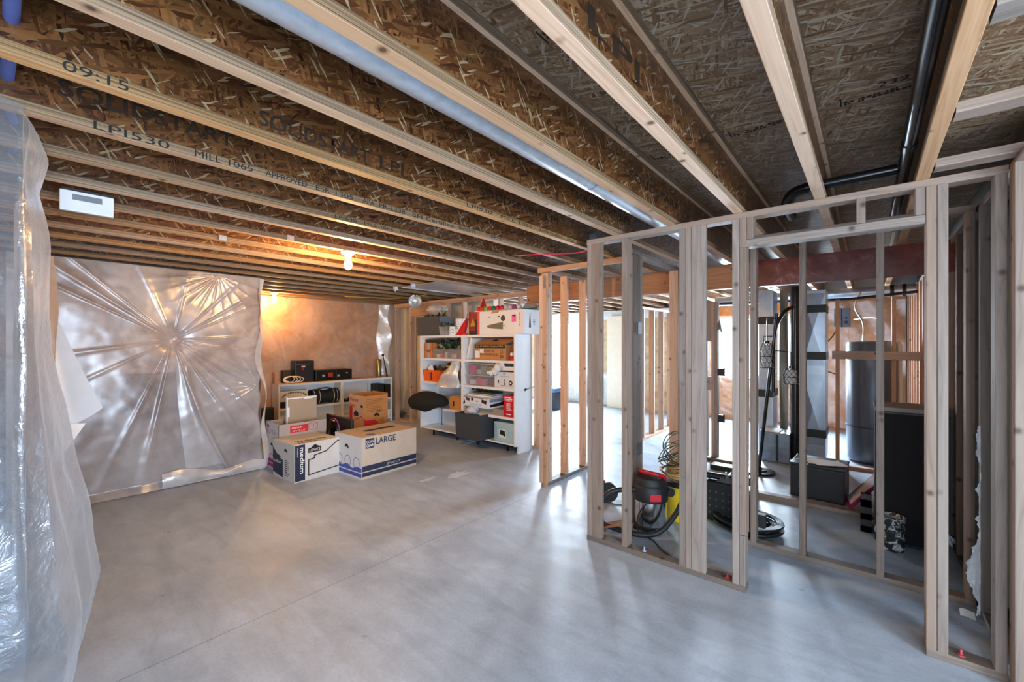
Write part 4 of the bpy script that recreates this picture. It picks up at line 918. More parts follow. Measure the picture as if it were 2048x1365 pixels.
# ---- second shelf
Z2 = 1.2785
t, q = carton('parcel_box', 'orange-brown parcel box with smile mark and blue tape, second shelf', -5.64, -5.44, 4.41, 4.70, Z2, .25, pm('#c77a3a', .7, 0, .06), 0, True); a, b, c, d = q
rect(t, 'Y', c, .075, .125, .155, .245, pm('#8fb2d8', .4), 'tape'); rect(t, 'Y', c, .075, .125, .005, .08, pm('#8fb2d8', .4), 'tape'); stroke(t, 'Y', c, [(.03, .135), (.06, .115), (.10, .108), (.14, .115), (.165, .135)], .010, INKK, 'smile_mark')
m = M(); m.box(.0, .40, .02, .30, .252, .30); m.build('lid_flap', pm('#2e1c14', .8), t)
t = bin_('plastic_tub', 'clear tub of mixed decorations under the dark foliage, second shelf', 'tub', -5.435, -4.76, 4.40, 4.70, Z2, .15, TUBM, .06, .004, TUBM); r = random.Random(4)
for i in range(9):
    cl_ = ['#e9e6ea', '#d890a8', '#c03a54', '#eceaf0', '#6f7c92', '#d9d2c4', '#efe9ef', '#b64a5a', '#8c8f99'][i]; cn = ['white', 'pink', 'red', 'pale', 'slate', 'cream', 'chalk white', 'rose', 'grey'][i]
    o = M().bevbox(-.035, .035, -.02, .02, 0, r.uniform(.05, .10), .006).build('packet', pm(cl_, .6), None, None, (-5.36+.068*i, 4.47+.02*(i % 2), Z2+.005)); o.rotation_euler = (0, 0, r.uniform(-.3, .3)); tag(o, '%s packet inside the clear tub on the second shelf' % cn, 'packet', 'packets in the clear tub')
leaves('foliage', 'dark artificial foliage with pale tips piled on the clear tub', 'plant', -5.08, 4.52, Z2+.13, .34, .11, .16, DKGREEN+[pm('#8f9b6c', .6)], 230, .10, 21)
m = M(); m.box(-.02, .02, 0, .30, 0, .325); o = m.build('shelf_board', WHITE, None, None, (-4.635, 4.42, Z2+.008), (0, math.radians(17), 0)); tag(o, 'spare white shelf board leaning in the second shelf', 'board')
TANB = pm('#bd8654', .75, 0, .05)
t, q = carton('tree_box', 'brown artificial tree carton with dark green band, open lid flap', -4.46, -3.845, 4.41, 4.70, Z2, .222, TANB, 0); a, b, c, d = q
rect(t, 'Y', c, .005, .60, .17, .222, pm('#26352c', .7), 'printed_band'); text('Inst. 15 Holiday Category/2004', t, pm('#c9b48a', .7), (.03, c-.001, .184), *FY, .53, .026); text('ARTIFICIAL TREE', t, INKK, (.18, c-.001, .118), *FY, .22, .03); text("7'6 FT CASHMERE 900 LED", t, INKK, (.11, c-.001, .065), *FY, .36, .032)
rect(t, 'Y', c, .01, .105, .03, .13, PAPER, 'paper_label'); rect(t, 'Y', c, .11, .19, .10, .155, PAPER, 'paper_label'); ring_icon(t, 'Y', c, .53, .12, .025, INKK); lines(t, 'Y', c, .50, .57, .07, 3, .016, .009, INKK, 2)
m = M(); m.add([(0, c, .222), (.60, c, .222), (.70, c+.06, .28), (.65, c+.12, .318), (.10, c+.12, .312)], [(0, 1, 2, 3, 4)]); m.build('lid_flap', pm('#a06d42', .75), t); m = M(); m.add([(.30, c+.054, .275), (.42, c+.054, .275), (.40, c+.07, .295), (.33, c+.07, .295)], [(0, 1, 2, 3)]); m.build('hand_hole', INKK, t)
carton('carton', 'brown carton beside the tree carton at the shelf end', -3.84, -3.69, 4.52, 4.72, Z2, .225, pm('#8a603f', .75), 0)
t = thing('santa_figure', 'small red and white bearded figurine at the end of the second shelf', 'figurine', (-3.76, 4.45, Z2)); g = M(); g.lathe([(.038, 0), (.042, .03), (.028, .065), (.02, .08)]); g.build('red_coat', pm('#b81c22', .7), t, 40); g = M(); g.ball((0, -.01, .09), .03, 12); g.build('white_beard', WHITE, t, 180)
# ---- third shelf
Z3 = .8955
ORG = pm('#e8641c', .6, 0, .05)
t = bin_('orange_bin', 'bright orange bin of brown paper on the third shelf', 'bin', -5.70, -5.23, 4.41, 4.70, Z3, .185, ORG, .12, .006)
m = M(); m.box(-.02, .0, -.1455, -.1435, .02, .15); m.build('black_stripe', INKK, t)
m = M(); m.grid(12, 8, lambda u, v: (-5.66+.38*u, 4.46+.2*v, Z3+.17+.10*math.sin(PI*u)*(.6+.4*math.sin(u*13+v*11)))); tag(m.build('crumpled_paper', pm('#5f4433', .8), None, None), 'crumpled brown paper in the orange bin', 'paper')
m = M(); m.box(-.06, .06, 0, .004, 0, .12); o = m.build('card_sheet', PAPER, None, None, (-5.50, 4.45, Z3+.14), (0, math.radians(-28), 0)); tag(o, 'white card sticking out of the orange bin', 'card')
bin_('orange_tray', 'low orange tray in front of the black and white toys', 'tray', -5.30, -5.07, 4.385, 4.47, Z3, .05, ORG, .08, .005)
for i, (cx_, hh, nm) in enumerate((('#15161a', .07, 'black toy car at the bottom of the toy stack'), ('#e7e7e7', .05, 'white toy car in the middle of the toy stack'), ('#22252c', .055, 'dark toy car near the top of the toy stack'), ('#d8b23c', .02, 'thin yellow toy strip in the toy stack'), ('#16181c', .04, 'black toy at the very top of the toy stack'))):
    z = Z3+.05+[0, .075, .13, .19, .215][i]; o = M().bevbox(-.085, .085, -.04, .04, 0, hh, .012).build('toy', pm(cx_, .4), None, None, (-5.12+.01*(-1)**i, 4.55, z if i else Z3+.052), (0, 0, .2*(i % 2))); tag(o, nm+' on the third shelf', 'toy', 'toy stack on the third shelf')
m = M(); m.bevbox(-5.21, -5.04, 4.5, 4.6, Z3, Z3+.05, .004); tag(m.build('toy_stand', BLACK), 'black base under the toy stack on the third shelf', 'toy')
m = M(); m.ball((0, 0, 0), .04, 12, 0, (1.4, .7, .8)); tag(m.build('toy_mouse', pm('#d8cfc2', .7), None, 180, (-5.20, 4.43, Z3+.085)), 'pale plush toy lying in the orange tray', 'toy')
def sack(u, v):
    z = Z3-.05+.40*(1-v); w = .06+.20*v; cx = -4.76-.20*v
    return (cx+w*math.cos(2*PI*u)*(1+.1*math.sin(u*30+v*5)), 4.30+.05*math.sin(2*PI*u)*(1+.5*v)+.02*math.sin(v*9), z)
m = M(); m.grid(36, 24, sack); tag(m.build('plastic_bag', milky('sack_film', .72), None, 180), 'milky white plastic sack drooping over the third shelf edge', 'bag')
def stack_tub(z, h, label, seedv, cols):
    t = bin_('plastic_tub', label, 'tub', -4.675, -4.075, 4.41, 4.70, z, h, TUBM, .07, .004, milky('tub_rim', .6)); r = random.Random(seedv)
    for i, (cx_, nm) in enumerate(cols):
        o = M().bevbox(-.055, .055, -.05, .05, 0, h*r.uniform(.45, .85), .012).build('packed_item', pm(cx_, .6), None, None, (-4.56+.118*i, 4.50+.03*(i % 2), z+.006), (0, 0, r.uniform(-.3, .3))); tag(o, nm, 'packet', 'items packed in the stacked clear tubs')
stack_tub(Z3, .15, 'lower of two stacked clear tubs with pink things, third shelf', 1, (('#d9cfd6', 'pale cloth at the left end of the lower stacked tub'), ('#cf4f92', 'magenta cloth in the middle of the lower stacked tub'), ('#e06aa8', 'bright pink pack in the lower stacked tub'), ('#4a5160', 'slate pack under the pink in the lower stacked tub'), ('#b8456f', 'dark pink pack at the right of the lower stacked tub')))
stack_tub(Z3+.156, .165, 'upper of two stacked clear tubs with a domed lid, third shelf', 2, (('#c94a86', 'pink bundle at the left of the upper stacked tub'), ('#d8dce4', 'white bundle in the upper stacked tub'), ('#8f9a9c', 'grey bundle in the upper stacked tub'), ('#9fb09a', 'grey-green bundle in the upper stacked tub'), ('#c8ccd4', 'silvery bundle at the right of the upper stacked tub')))
m = M(); m.grid(16, 8, lambda u, v: (-4.69+.63*u, 4.40+.31*v, Z3+.325+.03*math.sin(PI*u)*math.sin(PI*v))); tag(m.build('tub_lid', milky('lid_film', .5), None, 180), 'domed translucent lid on the upper stacked tub', 'lid')
t, q = carton('keepsake_box', 'white box with small printed icons and a black lid rim', -4.06, -3.69, 4.41, 4.70, Z3, .225, pm('#d3dae4', .6, 0, .02), 0); a, b, c, d = q
ring_icon(t, 'Y', c, .30, .075, .026, pm('#c8573a', .6), .014); ring_icon(t, 'Y', c, .185, .195, .014, INKK, .007); shape(t, 'Y', c, [(.065, .06), (.08, .06), (.085, .10), (.07, .11), (.06, .09)], INKK, 'icon'); shape(t, 'Y', c, [(.185, .04), (.20, .04), (.205, .07), (.19, .075), (.20, .12), (.185, .12)], INKK, 'icon'); lines(t, 'Y', c, .12, .34, .035, 1, .01, .006, INKK, 2); lines(t, 'Y', c, .10, .27, .165, 1, .01, .006, pm('#9aa4b4', .6), 2)
m = M(); m.box(-.004, .374, c-.006, d+.006, .225, .238); m.build('lid_rim', BLACK, t)
m = M(); m.bevbox(-4.0, -3.70, 4.42, 4.70, Z3+.239, Z3+.30, .012); tag(m.build('white_box', WHITE), 'plain white flat box on the icon-printed box', 'box')
m = M(); m.tube(smooth_pts([(-4.16, 4.36, Z3+.21), (-4.10, 4.375, Z3+.20), (-4.02, 4.385, Z3+.23), (-3.96, 4.40, Z3+.30), (-3.92, 4.45, Z3+.325)]), [.018+.05*min(1, i_/14)*(.75+.45*math.sin(i_*1.9)*math.sin(i_*.7+1)) for i_ in range(25)], 9); tag(m.build('plastic_bag', pm('#dfe1e4', .5), None, 35), 'twisted white grocery bag lying on the icon-printed box', 'bag')
# ---- fourth shelf
Z4 = .4885; Z4R = .5005
m = M()
def hood(u, v):
    # closed flattened lump: u along the shelf, v round the section
    x = -5.86+.83*u; k = max(.0, math.sin(PI*min(1, .02+u*.98)))**.55; a = 2*PI*v
    cz = .55+.03*u-.10*math.sin(PI*u)*max(0, -math.sin(a))*max(0, -math.cos(a)); yy = 4.33+.24*k*math.cos(a); zz = cz+(.135*k)*math.sin(a)*(1.25 if math.sin(a) > 0 else .75)
    if yy > 4.37 and zz < Z4+.004: zz = Z4+.004
    if x+.03*math.cos(a) < -5.69: yy = min(yy, 4.372)
    return (x+.03*math.cos(a), yy, zz+.012*math.sin(u*14+a*2)*k)
m.grid(48, 32, hood)
tag(m.build('garment_hood', [pm('#15150f', .9, 0, .15, 30)], None, 180), 'black fabric hood spilling over the fourth shelf of the left bookcase', 'bag')
t, q = carton('carton', 'small brown carton with paper label beside the black hood', -5.03, -4.735, 4.42, 4.68, Z4, .20, pm('#c1813f', .75, 0, .06), 0); a, b, c, d = q
rect(t, 'Z', .20, .02, .18, .05, .24, PAPER, 'paper_label'); rect(t, 'Y', c, .08, .11, .05, .13, INKK, 'print'); 
m = M(); m.tube(smooth_pts([(-5.14, 4.36, Z4-.0), (-5.14, 4.355, .34), (-5.15, 4.36, .27), (-5.165, 4.36, .235), (-5.13, 4.36, .235), (-5.15, 4.36, .27)]), .004, 6); tag(m.build('cord', INKK, None, 60), 'thin black cord hanging below the black hood', 'cord')
carton('flat_box', 'grey-tan flat box under the toy car box, fourth shelf of the right bookcase', -4.62, -3.89, 4.42, 4.68, Z4R, .085, pm('#9c9388', .75), 0)
t, q = carton('toy_box', 'white flat box printed with dark toy pictures, fourth shelf', -4.66, -4.09, 4.36, 4.70, Z4R+.087, .145, pm('#dfe4ec', .5, 0, .04), math.radians(-4)); a, b, c, d = q
INKD = pm('#3a1c26', .6)
for pts in ([(.07, .09), (.15, .08), (.155, .13), (.12, .115), (.08, .135)], [(.19, .09), (.24, .09), (.24, .13), (.19, .13)], [(.42, .075), (.52, .06), (.53, .12), (.49, .115), (.42, .125)], [(.005, .02), (.05, .04), (.045, .09), (.01, .05)]): shape(t, 'Y', c, pts, INKD, 'picture')
rect(t, 'Y', c, .02, .55, .134, .142, INKN, 'printed_band'); rect(t, 'Y', c, .27, .35, .085, .095, INKK, 'print'); rect(t, 'Y', c, .15, .42, .012, .06, pm('#bcd0e8', .5), 'print'); shape(t, 'X', b, [(.03, .02), (.30, .03), (.31, .09), (.2, .07), (.03, .06)], INKK, 'picture'); rect(t, 'X', b, .02, .3, .09, .135, pm('#7c93b8', .5), 'print')
for q2, (z_, an) in enumerate(((.236, .05), (.262, -.08), (.284, .10))):
    m = M(); m.box(-.24+.03*q2, .24-.02*q2, -.12, .12, 0, .02); o = m.build('magazine', [PAPER, pm('#aab0b8', .5), pm('#3c4038', .6)][q2], None, None, (-4.35+.02*q2, 4.52, Z4R+z_), (0, 0, an)); tag(o, ['white-edged folder lowest in the pile on the toy box', 'grey folder in the middle of the pile on the toy box', 'dark folder topmost of the pile on the toy box'][q2], 'folder', 'folders on the toy box')
leaves('garland', 'dark olive garland on the folders, fourth shelf', 'garland', -4.38, 4.5, Z4R+.30, .2, .07, .04, [pm('#2b3020', .7), pm('#3b402c', .7)], 60, .06, 31)
t, q = carton('red_box', 'upright bright red box with white text, right end of the fourth shelf', -3.875, -3.685, 4.395, 4.60, Z4R, .295, pm('#c8102e', .5, 0, .03), 0); a, b, c, d = q
lines(t, 'Y', c, .015, .18, .275, 2, .024, .014, PAPER, 3, .7); shape(t, 'Y', c, [(.02, .222), (.09, .215), (.16, .22), (.09, .232)], PAPER, 'print'); lines(t, 'Y', c, .05, .16, .19, 7, .015, .006, PAPER, 4, .6); rect(t, 'Y', c, .05, .13, .03, .045, PAPER, 'logo')
# ---- bottom
bin_('storage_bin', 'charcoal square bin sticking out of the bottom shelf', 'bin', -4.662, -4.16, 4.20, 4.62, .141, .36, pm('#3a3d42', .8, 0, .08, 40), .05, .008)
m = M(); m.grid(16, 12, lambda u, v: (-4.42+.10*math.cos(2*PI*u)*math.sin(PI*v)*(1+.2*math.sin(u*19+v*7)), 4.33+.09*math.sin(2*PI*u)*math.sin(PI*v), .48+.10*(1-math.cos(PI*v))*.6)); tag(m.build('crumpled_paper', pm('#c9ccd2', .6), None, None), 'ball of crumpled white paper in the charcoal bin', 'paper')
t, q = carton('blue_box', 'pale teal box with a photo print on the bottom shelf', -4.075, -3.69, 4.42, 4.72, .141, .265, pm('#a9c9d2', .6, 0, .05), 0); a, b, c, d = q
rect(t, 'Y', c, .09, .22, .05, .17, PAPER, 'photo_print'); shape(t, 'Y', c-.0008, [(.10, .10), (.12, .16), (.2, .15), (.21, .07), (.15, .09)], INKK, 'picture'); rect(t, 'Y', c, .01, .05, .02, .24, pm('#8fb6c4', .6), 'print')
t = thing('wall_hook', 'small black hook on the side of the right bookcase', 'hook', (-3.654, 4.60, .87)); g = M(); g.tube([(0, 0, .0), (.02, 0, 0), (.03, 0, .02)], .004, 6); g.cyl((0, .0, 0), (.012, 0, 0), .02, .008); g.tube([(.012, 0, 0), (.012, .20, .03)], .003, 6); g.build('hook_body', INKK, t, 40)
# ---- on and in the low bookcases
ZL = .8655
m = M(); m.bevbox(-7.40, -7.32, 2.71, 2.78, ZL, ZL+.18, .004); tag(m.build('wood_block', STUDW), 'upright wood block at the left end of the low bookcase top', 'block')
m = M(); m.bevbox(-7.40, -7.28, 2.83, 2.95, ZL, ZL+.21, .008); tag(m.build('small_speaker', pm('#2c2a24', .6)), 'small dark speaker behind the coiled cream cable', 'speaker')
m = M(); r = random.Random(3)
for k in range(4):
    cx_, cy_, rr, tl = -7.22+.012*k, 2.89+.025*k, .05+.012*k, r.uniform(-.3, .3); m.tube([(cx_+rr*.5*math.cos(a_), cy_+rr*1.5*math.cos(a_+tl), ZL+.012+.05+.05*math.sin(a_)) for a_ in [i*2*PI/20 for i in range(20)]], .007, 6, closed=True)
tag(m.build('coiled_cable', pm('#efe2c0', .5), None, 60), 'coiled cream cable on the low bookcase top', 'cable')
t = thing('tower_speaker', 'black upright speaker with red light on the low bookcase', 'speaker', (-7.24, 3.0, ZL)); g = M(); g.bevbox(-.20, 0, 0, .31, 0, .36, .01); g.build('cabinet', BLACK, t); g = M(); g.cyl((0, .12, .22), (.004, .12, .22), .016); g.build('indicator', pm('#c2202c', .3), t); rect(t, 'X', 0, .10, .16, .25, .275, pm('#e6c79a', .5), 'sticker'); rect(t, 'X', 0, .02, .30, .30, .304, GALVD, 'trim_line')
t = thing('receiver', 'wide black audio receiver on the low bookcase', 'receiver', (-7.22, 3.33, ZL)); g = M(); g.bevbox(-.24, 0, 0, .66, .01, .19, .006); g.build('case', BLACKG, t); g = M(); g.cyl((0, .13, .09), (.01, .13, .09), .022); g.cyl((0, .40, .08), (.012, .40, .08), .02); g.cyl((0, .56, .12), (.008, .56, .12), .014); g.build('knob', GALV, t, 40); rect(t, 'X', 0, .22, .30, .06, .14, pm('#a03a1c', .3), 'display'); rect(t, 'X', 0, .36, .364, .02, .18, GALVD, 'trim_line')
t = thing('brass_canister', 'tall brass canister at the right of the low bookcase top', 'canister', (-7.26, 4.565, ZL)); g = M(); g.lathe([(.052, 0), (.055, .01), (.055, .33), (.045, .345), (1e-5, .345)]); g.build('canister_body', pm('#8c8058', .3, .8, .08), t, 40)
m = M(); m.tube([(-7.24, 4.74, ZL), (-7.25, 4.70, ZL+.22), (-7.26, 4.665, ZL+.40)], [.018, .010, .008], 8); m.ball((-7.26, 4.662, ZL+.42), .025, 8); tag(m.build('tripod', BLACK, None, 60), 'thin black folded tripod leaning by the brass canister', 'tripod')
t = thing('grille_panel', 'cream vent grille with black slots in the low bookcase', 'grille', (-7.20, 2.75, .471)); g = M(); g.bevbox(-.10, 0, .0, .44, .10, .27, .012); g.build('grille_body', pm('#e3d5bd', .5), t); g = M()
for i in range(18): an = PI*(.12+.76*i/17); g.box(0, .002, .22-.20*math.cos(an)-.006, .22-.20*math.cos(an)+.006, .13+.10*math.sin(an), .155+.10*math.sin(an))
g.build('slots', INKK, t); g = M(); g.box(-.10, -.002, .02, .40, 0, .10); g.build('black_base', BLACK, t)
t = thing('duffel_bag', 'black duffel bag with white piping in the low bookcase', 'bag', (-7.17, 3.24, .4705)); g = M(); g.grid(28, 12, lambda u, v: (-.12+.11*math.cos(PI*v-PI/2)*1.0, .02+.48*u, .125+(.12+.012*math.sin(u*9))*math.sin(PI*v-PI/2))); g.grid(28, 12, lambda u, v: (-.12-.11*math.cos(PI*v-PI/2), .02+.48*u, .125+(.12+.012*math.sin(u*9))*math.sin(PI*v-PI/2))); g.build('bag_body', pm('#141414', .7), t, 180)
g = M()
for y in (.06, .15, .40, .46): g.tube([(-.12+.113*math.cos(a_), y, .125+.125*math.sin(a_)) for a_ in [-PI/2+PI*i/10 for i in range(11)]], .004, 6)
g.build('piping', PAPER, t, 60); g = M(); g.tube(smooth_pts([(-.1, .10, .24), (-.06, .2, .27), (-.06, .3, .27), (-.1, .42, .24)]), .01, 6); g.build('handle', BLACK, t, 60)
m = M(); m.bevbox(-7.40, -7.18, 3.85, 4.35, .4605, .50, .006); tag(m.build('laptop', BLACKG), 'closed black laptop on the low bookcase shelf behind the tall box', 'laptop')
m = M(); m.tube(smooth_pts([(-7.2, 3.9, .51), (-7.18, 4.05, .57), (-7.2, 4.2, .55), (-7.2, 4.33, .51)]), .02, 8); m.tube([(-7.22, 4.30, .5), (-7.22, 4.31, .78)], .003, 5); tag(m.build('headset', BLACK, None, 60), 'black headset heap on the closed laptop', 'headset')
m = M(); m.bevbox(-7.40, -7.18, 4.47, 4.64, .4605, .74, .02); tag(m.build('black_case', BLACK), 'tall black case with a pale sticker on the low bookcase shelf', 'case')
m = M(); m.bevbox(-7.40, -7.17, 4.655, 4.77, .4605, .72, .008); tag(m.build('black_box', BLACKG), 'black box beside the tall black case, against the post', 'box')
m = M(); m.bevbox(-7.40, -7.18, 4.62, 4.77, .2305, .37, .01); tag(m.build('grey_device', pm('#8a8d92', .5)), 'grey device with cables on the lowest shelf near the post', 'device')
m = M(); m.bevbox(-7.40, -7.18, 4.56, 4.76, .0755, .19, .006); tag(m.build('white_box', WHITE), 'white box at the bottom of the low bookcase by the post', 'box')
m = M(); m.bevbox(-7.32, -7.20, 2.50, 2.66, .0, .50, .01); m.box(-7.20, -7.197, 2.53, 2.63, .42, .45); tag(m.build('folding_step', BLACK), 'dark folded step leaning at the left side of the low bookcase', 'step')
m = M(); r = random.Random(9)
for i in range(5): m.tube(smooth_pts([(-7.25+r.uniform(-.1, .1), 5.1+r.uniform(-.1, .1), .02+.03*i) for _ in range(4)]), .012, 6)
tag(m.build('cable_heap', pm('#4b4f55', .4), None, 60), 'small dark heap of cables on the floor behind the thin post', 'cable')
# ================================================================== utility room
def duct(label, x0, x1, y0, y1, z0, z1, bands, crease=True):
    t = thing('metal_duct', label, 'duct', (x0, y0, z0)); w, d, h = x1-x0, y1-y0, z1-z0
    g = M(); g.bevbox(0, w, 0, d, 0, h, .004); g.build('duct_body', pm('#b9c3d0', .34, .75, .15, 6, .08), t)
    if crease:
        g = M()
        for a_, b_ in ((.55*h, .98*h), (.08*h, .5*h)):
            g.add([(0.01, -.001, b_), (w-.01, -.001, b_), (w-.01, -.001, a_), (0.01, -.001, a_), (w*.5, -.022, (a_+b_)/2)], [(0, 1, 4), (1, 2, 4), (2, 3, 4), (3, 0, 4)])
        g.build('cross_break', pm('#aab4c2', .3, .8, .12, 6), t)
    for z in bands:
        g = M(); g.box(-.006, w+.006, -.026, d+.004, z-.05-z0, z+.05-z0); g.build('tape_band', BLACK, t)
    return t
duct('tall silver furnace duct behind the caged floor lamp', -1.153, -.985, 6.6, 7.0, .02, 2.24, (1.83, .84), False)
duct('tall silver duct with a triangular crease, right of the black vent pipe', -.668, -.412, 6.6, 7.0, .05, 2.2, (1.96, 1.36, .37))
m = M(); m.grid(6, 20, lambda u, v: (-.95+.10*u, 6.92+.03*math.sin(v*9+u*4), .002+2.3*v)); tag(m.build('tan_lining', pm('#b6a58c', .7, 0, .12)), 'tan lining strip hanging beside the furnace duct', 'lining')
g = M(); g.cyl((-.71, 6.4, .05), (-.71, 6.4, 2.24), .054, n=20); g.cyl((-.71, 6.4, .16), (-.71, 6.4, .30), .068, n=20); g.tube(smooth_pts([(-.71, 6.38, 1.98), (-.80, 6.30, 1.93), (-.90, 6.25, 1.72), (-.925, 6.25, 1.4), (-.93, 6.25, .9)]), .022, 10); tag(g.build('vent_pipe', BLACKG, None, 50), 'thick black vertical vent pipe with a curved branch', 'pipe')
t = thing('furnace_cabinet', 'low dented silver furnace cabinet at the foot of the ducts', 'cabinet', (-1.06, 6.25, 0)); g = M(); g.bevbox(0, .31, 0, .34, 0, .38, .01); g.build('cabinet_body', GALVD, t); g = M(); g.box(.16, .19, -.004, 0, .02, .36); g.build('black_seam', BLACK, t); g = M(); g.box(-.02, .20, .02, .3, .381, .39); g.build('top_sheet', PAPER, t)
# water heater
t = thing('water_heater', 'big grey water heater tank behind the brown rail', 'water heater', (.045, 7.12, 0)); g = M(); g.lathe([(.26, .02), (.27, .03), (.275, .06), (.275, 1.50), (.26, 1.535), (.10, 1.55), (1e-5, 1.55)], n=40); g.build('tank', pm('#6d7683', .3, .35, .06, 4), t, 40)
g = M(); g.lathe([(.281, .45), (.281, .47)], n=40); g.build('seam_ring', pm('#4a505a', .4), t, 40)
for x in (-.09, .09):
    g = M(); g.cyl((x, 0, 1.55), (x, 0, 1.62), .018); g.build('fitting', GALV, t, 40)
g = M(); g.tube(smooth_pts([(-.09, 0, 1.62), (-.10, .05, 1.8), (-.18, .1, 2.0), (-.12, .1, 2.2)]), .012, 8); g.tube(smooth_pts([(.09, 0, 1.62), (.10, .05, 1.78), (.0, .2, 1.86), (-.2, .6, 1.86)]), .010, 8); g.build('supply_hose', pm('#cfc3b4', .4), t, 60)
def ctl(x, label):
    t = thing('control_unit', label, 'control box', (x, 9.22, 1.80)); g = M(); g.bevbox(0, .10, -.05, .13, 0, .32, .006); g.build('housing', pm('#4d555f', .4), t); g = M(); g.cyl((.05, -.052, .08), (.05, -.05, .08), .03); g.cyl((.05, -.052, .15), (.05, -.05, .15), .02); g.build('socket', BLACK, t); return t
ctl(-.455, 'slate control unit on the peach wall, left one of the pair'); ctl(-.34, 'slate control unit on the peach wall, right one of the pair, against the stud')
g = M(); g.tube(smooth_pts([(-.40, 9.16, 1.80), (-.47, 9.14, 1.65), (-.62, 9.1, 1.4), (-.60, 9.0, 1.1), (-.42, 8.9, 1.0)]), .010, 6); tag(g.build('cable', BLACK, None, 60), 'black cable looping down from the slate control units', 'cable')
g = M(); g.tube([(-1.95, 7.6, 2.215), (.48, 7.6, 2.225)], .075, 20); tag(g.build('round_duct', GALV, None, 40), 'horizontal silver duct under the far side of the beam', 'duct')
g = M(); g.cyl((.22, 7.6, 2.224), (.26, 7.6, 2.224), .082, n=20); g.cyl((.34, 7.6, 2.224), (.38, 7.6, 2.224), .082, n=20); tag(g.build('duct_collar', BLACK, None, 40), 'black collars near the right end of the horizontal silver duct', 'collar')
g = M(); g.tube([(-1.9, 7.0, 2.13), (-.2, 7.1, 2.10), (.46, 7.1, 2.15)], .018, 8); tag(g.build('gas_pipe', BLACK, None, 50), 'thin black gas pipe below the horizontal silver duct', 'pipe')
m = M(); m.poly([(-1.70, 5.99, 2.05), (-1.55, 5.99, 2.05), (-1.45, 5.99, 1.62)], .02, (0, 1, 0)); tag(m.build('duct_offcut', GALV), 'triangular silver offcut hanging beside the doubled brown posts', 'offcut')
m = M(); m.bevbox(-1.80, -1.72, 5.86, 5.92, 1.95, 2.06, .004); tag(m.build('junction_box', pm('#d3d2ca', .5)), 'pale junction box at the top of the doubled brown posts', 'junction box')
# caged floor lamp
t = thing('floor_lamp', 'black floor lamp with wire-caged shades in the utility room', 'lamp', (-.985, 5.66, 0)); g = M(); g.lathe([(.165, 0), (.17, .012), (.165, .022), (.09, .03), (.085, .04), (.04, .045), (.025, .07), (1e-5, .07)], n=32); g.build('base', BLACKG, t, 40)
g = M(); g.tube([(0, 0, .05), (.147, -.06, 1.446), (.19, -.06, 1.86)], .019, 10); g.build('pole', BLACKG, t, 40)
def caged(cx, cy, z0, z1, r):
    s = M(); s.cyl((cx, cy, z0), (cx, cy, z1), r*.72, n=20, caps=False); a = s.build('lamp_shade', pm('#c9c9cb', .7), t, 40)
    s = M(); n = 9; H_ = z1-z0
    for k in range(n):
        for sg in (1, -1):
            s.tube([(cx+r*math.sin(PI*(.12+.76*j/6))**.5*math.cos(2*PI*k/n+sg*j*.35), cy+r*math.sin(PI*(.12+.76*j/6))**.5*math.sin(2*PI*k/n+sg*j*.35), z0-.01+(H_+.03)*j/6) for j in range(7)], .0022, 4)
    for zz in (z0, (z0+z1)/2): s.tube([(cx+r*math.cos(q_*PI/10), cy+r*math.sin(q_*PI/10), zz) for q_ in range(20)], .004, 5, closed=True)
    s.cyl((cx, cy, z1+.02), (cx, cy, z1+.05), .025); b = s.build('wire_cage', BLACKG, a, 60)
caged(.092, -.06, 1.24, 1.50, .072); caged(.325, -.06, 1.07, 1.22, .075)
g = M(); g.tube([(.185, -.06, 1.80), (.092, -.06, 1.80), (.092, -.06, 1.54)], .007, 6); g.tube([(.16, -.06, 1.60), (.06, -.06, 1.60), (.06, -.06, 1.52)], .006, 6); g.tube([(.15, -.06, 1.44), (.325, -.06, 1.42), (.325, -.06, 1.26)], .006, 6); g.build('arm', BLACKG, t, 60)
# black chest, papers, picture
t = thing('storage_chest', 'black chest with papers on top, past the second stud wall', 'chest', (-.60, 5.02, 0), math.radians(-3)); g = M(); g.bevbox(0, .43, 0, .42, .0, .31, .012); g.build('chest_body', pm('#17191f', .55), t); g = M(); g.bevbox(-.004, .434, -.004, .424, .311, .335, .006); g.build('lid', pm('#23262c', .4), t)
for i in range(4):
    m = M(); m.box(-.13, .13, -.10, .10, 0, .002); o = m.build('paper_sheet', PAPER, None, None, (-.42+.04*i, 5.2-.02*i, .337+.003*i), (0, 0, .3*i-.4)); tag(o, ['lowest paper sheet on the black chest', 'second paper sheet from the bottom on the black chest', 'third paper sheet from the bottom on the black chest', 'topmost paper sheet on the black chest'][i], 'paper', 'papers on the black chest')
t = thing('picture_frame', 'magenta framed picture leaning beside the black chest', 'picture', (-.13, 4.90, .02), math.radians(8)); X = Matrix.Rotation(math.radians(38), 4, 'Y'); g = M(); g.box(-.012, .012, 0, .26, 0, .36, X=X); g.build('frame', pm('#9c2358', .4), t); g = M(); g.box(-.014, -.0125, .025, .235, .03, .33, X=X); g.build('picture', pm('#d9d2dc', .6, 0, .2, 14), t)
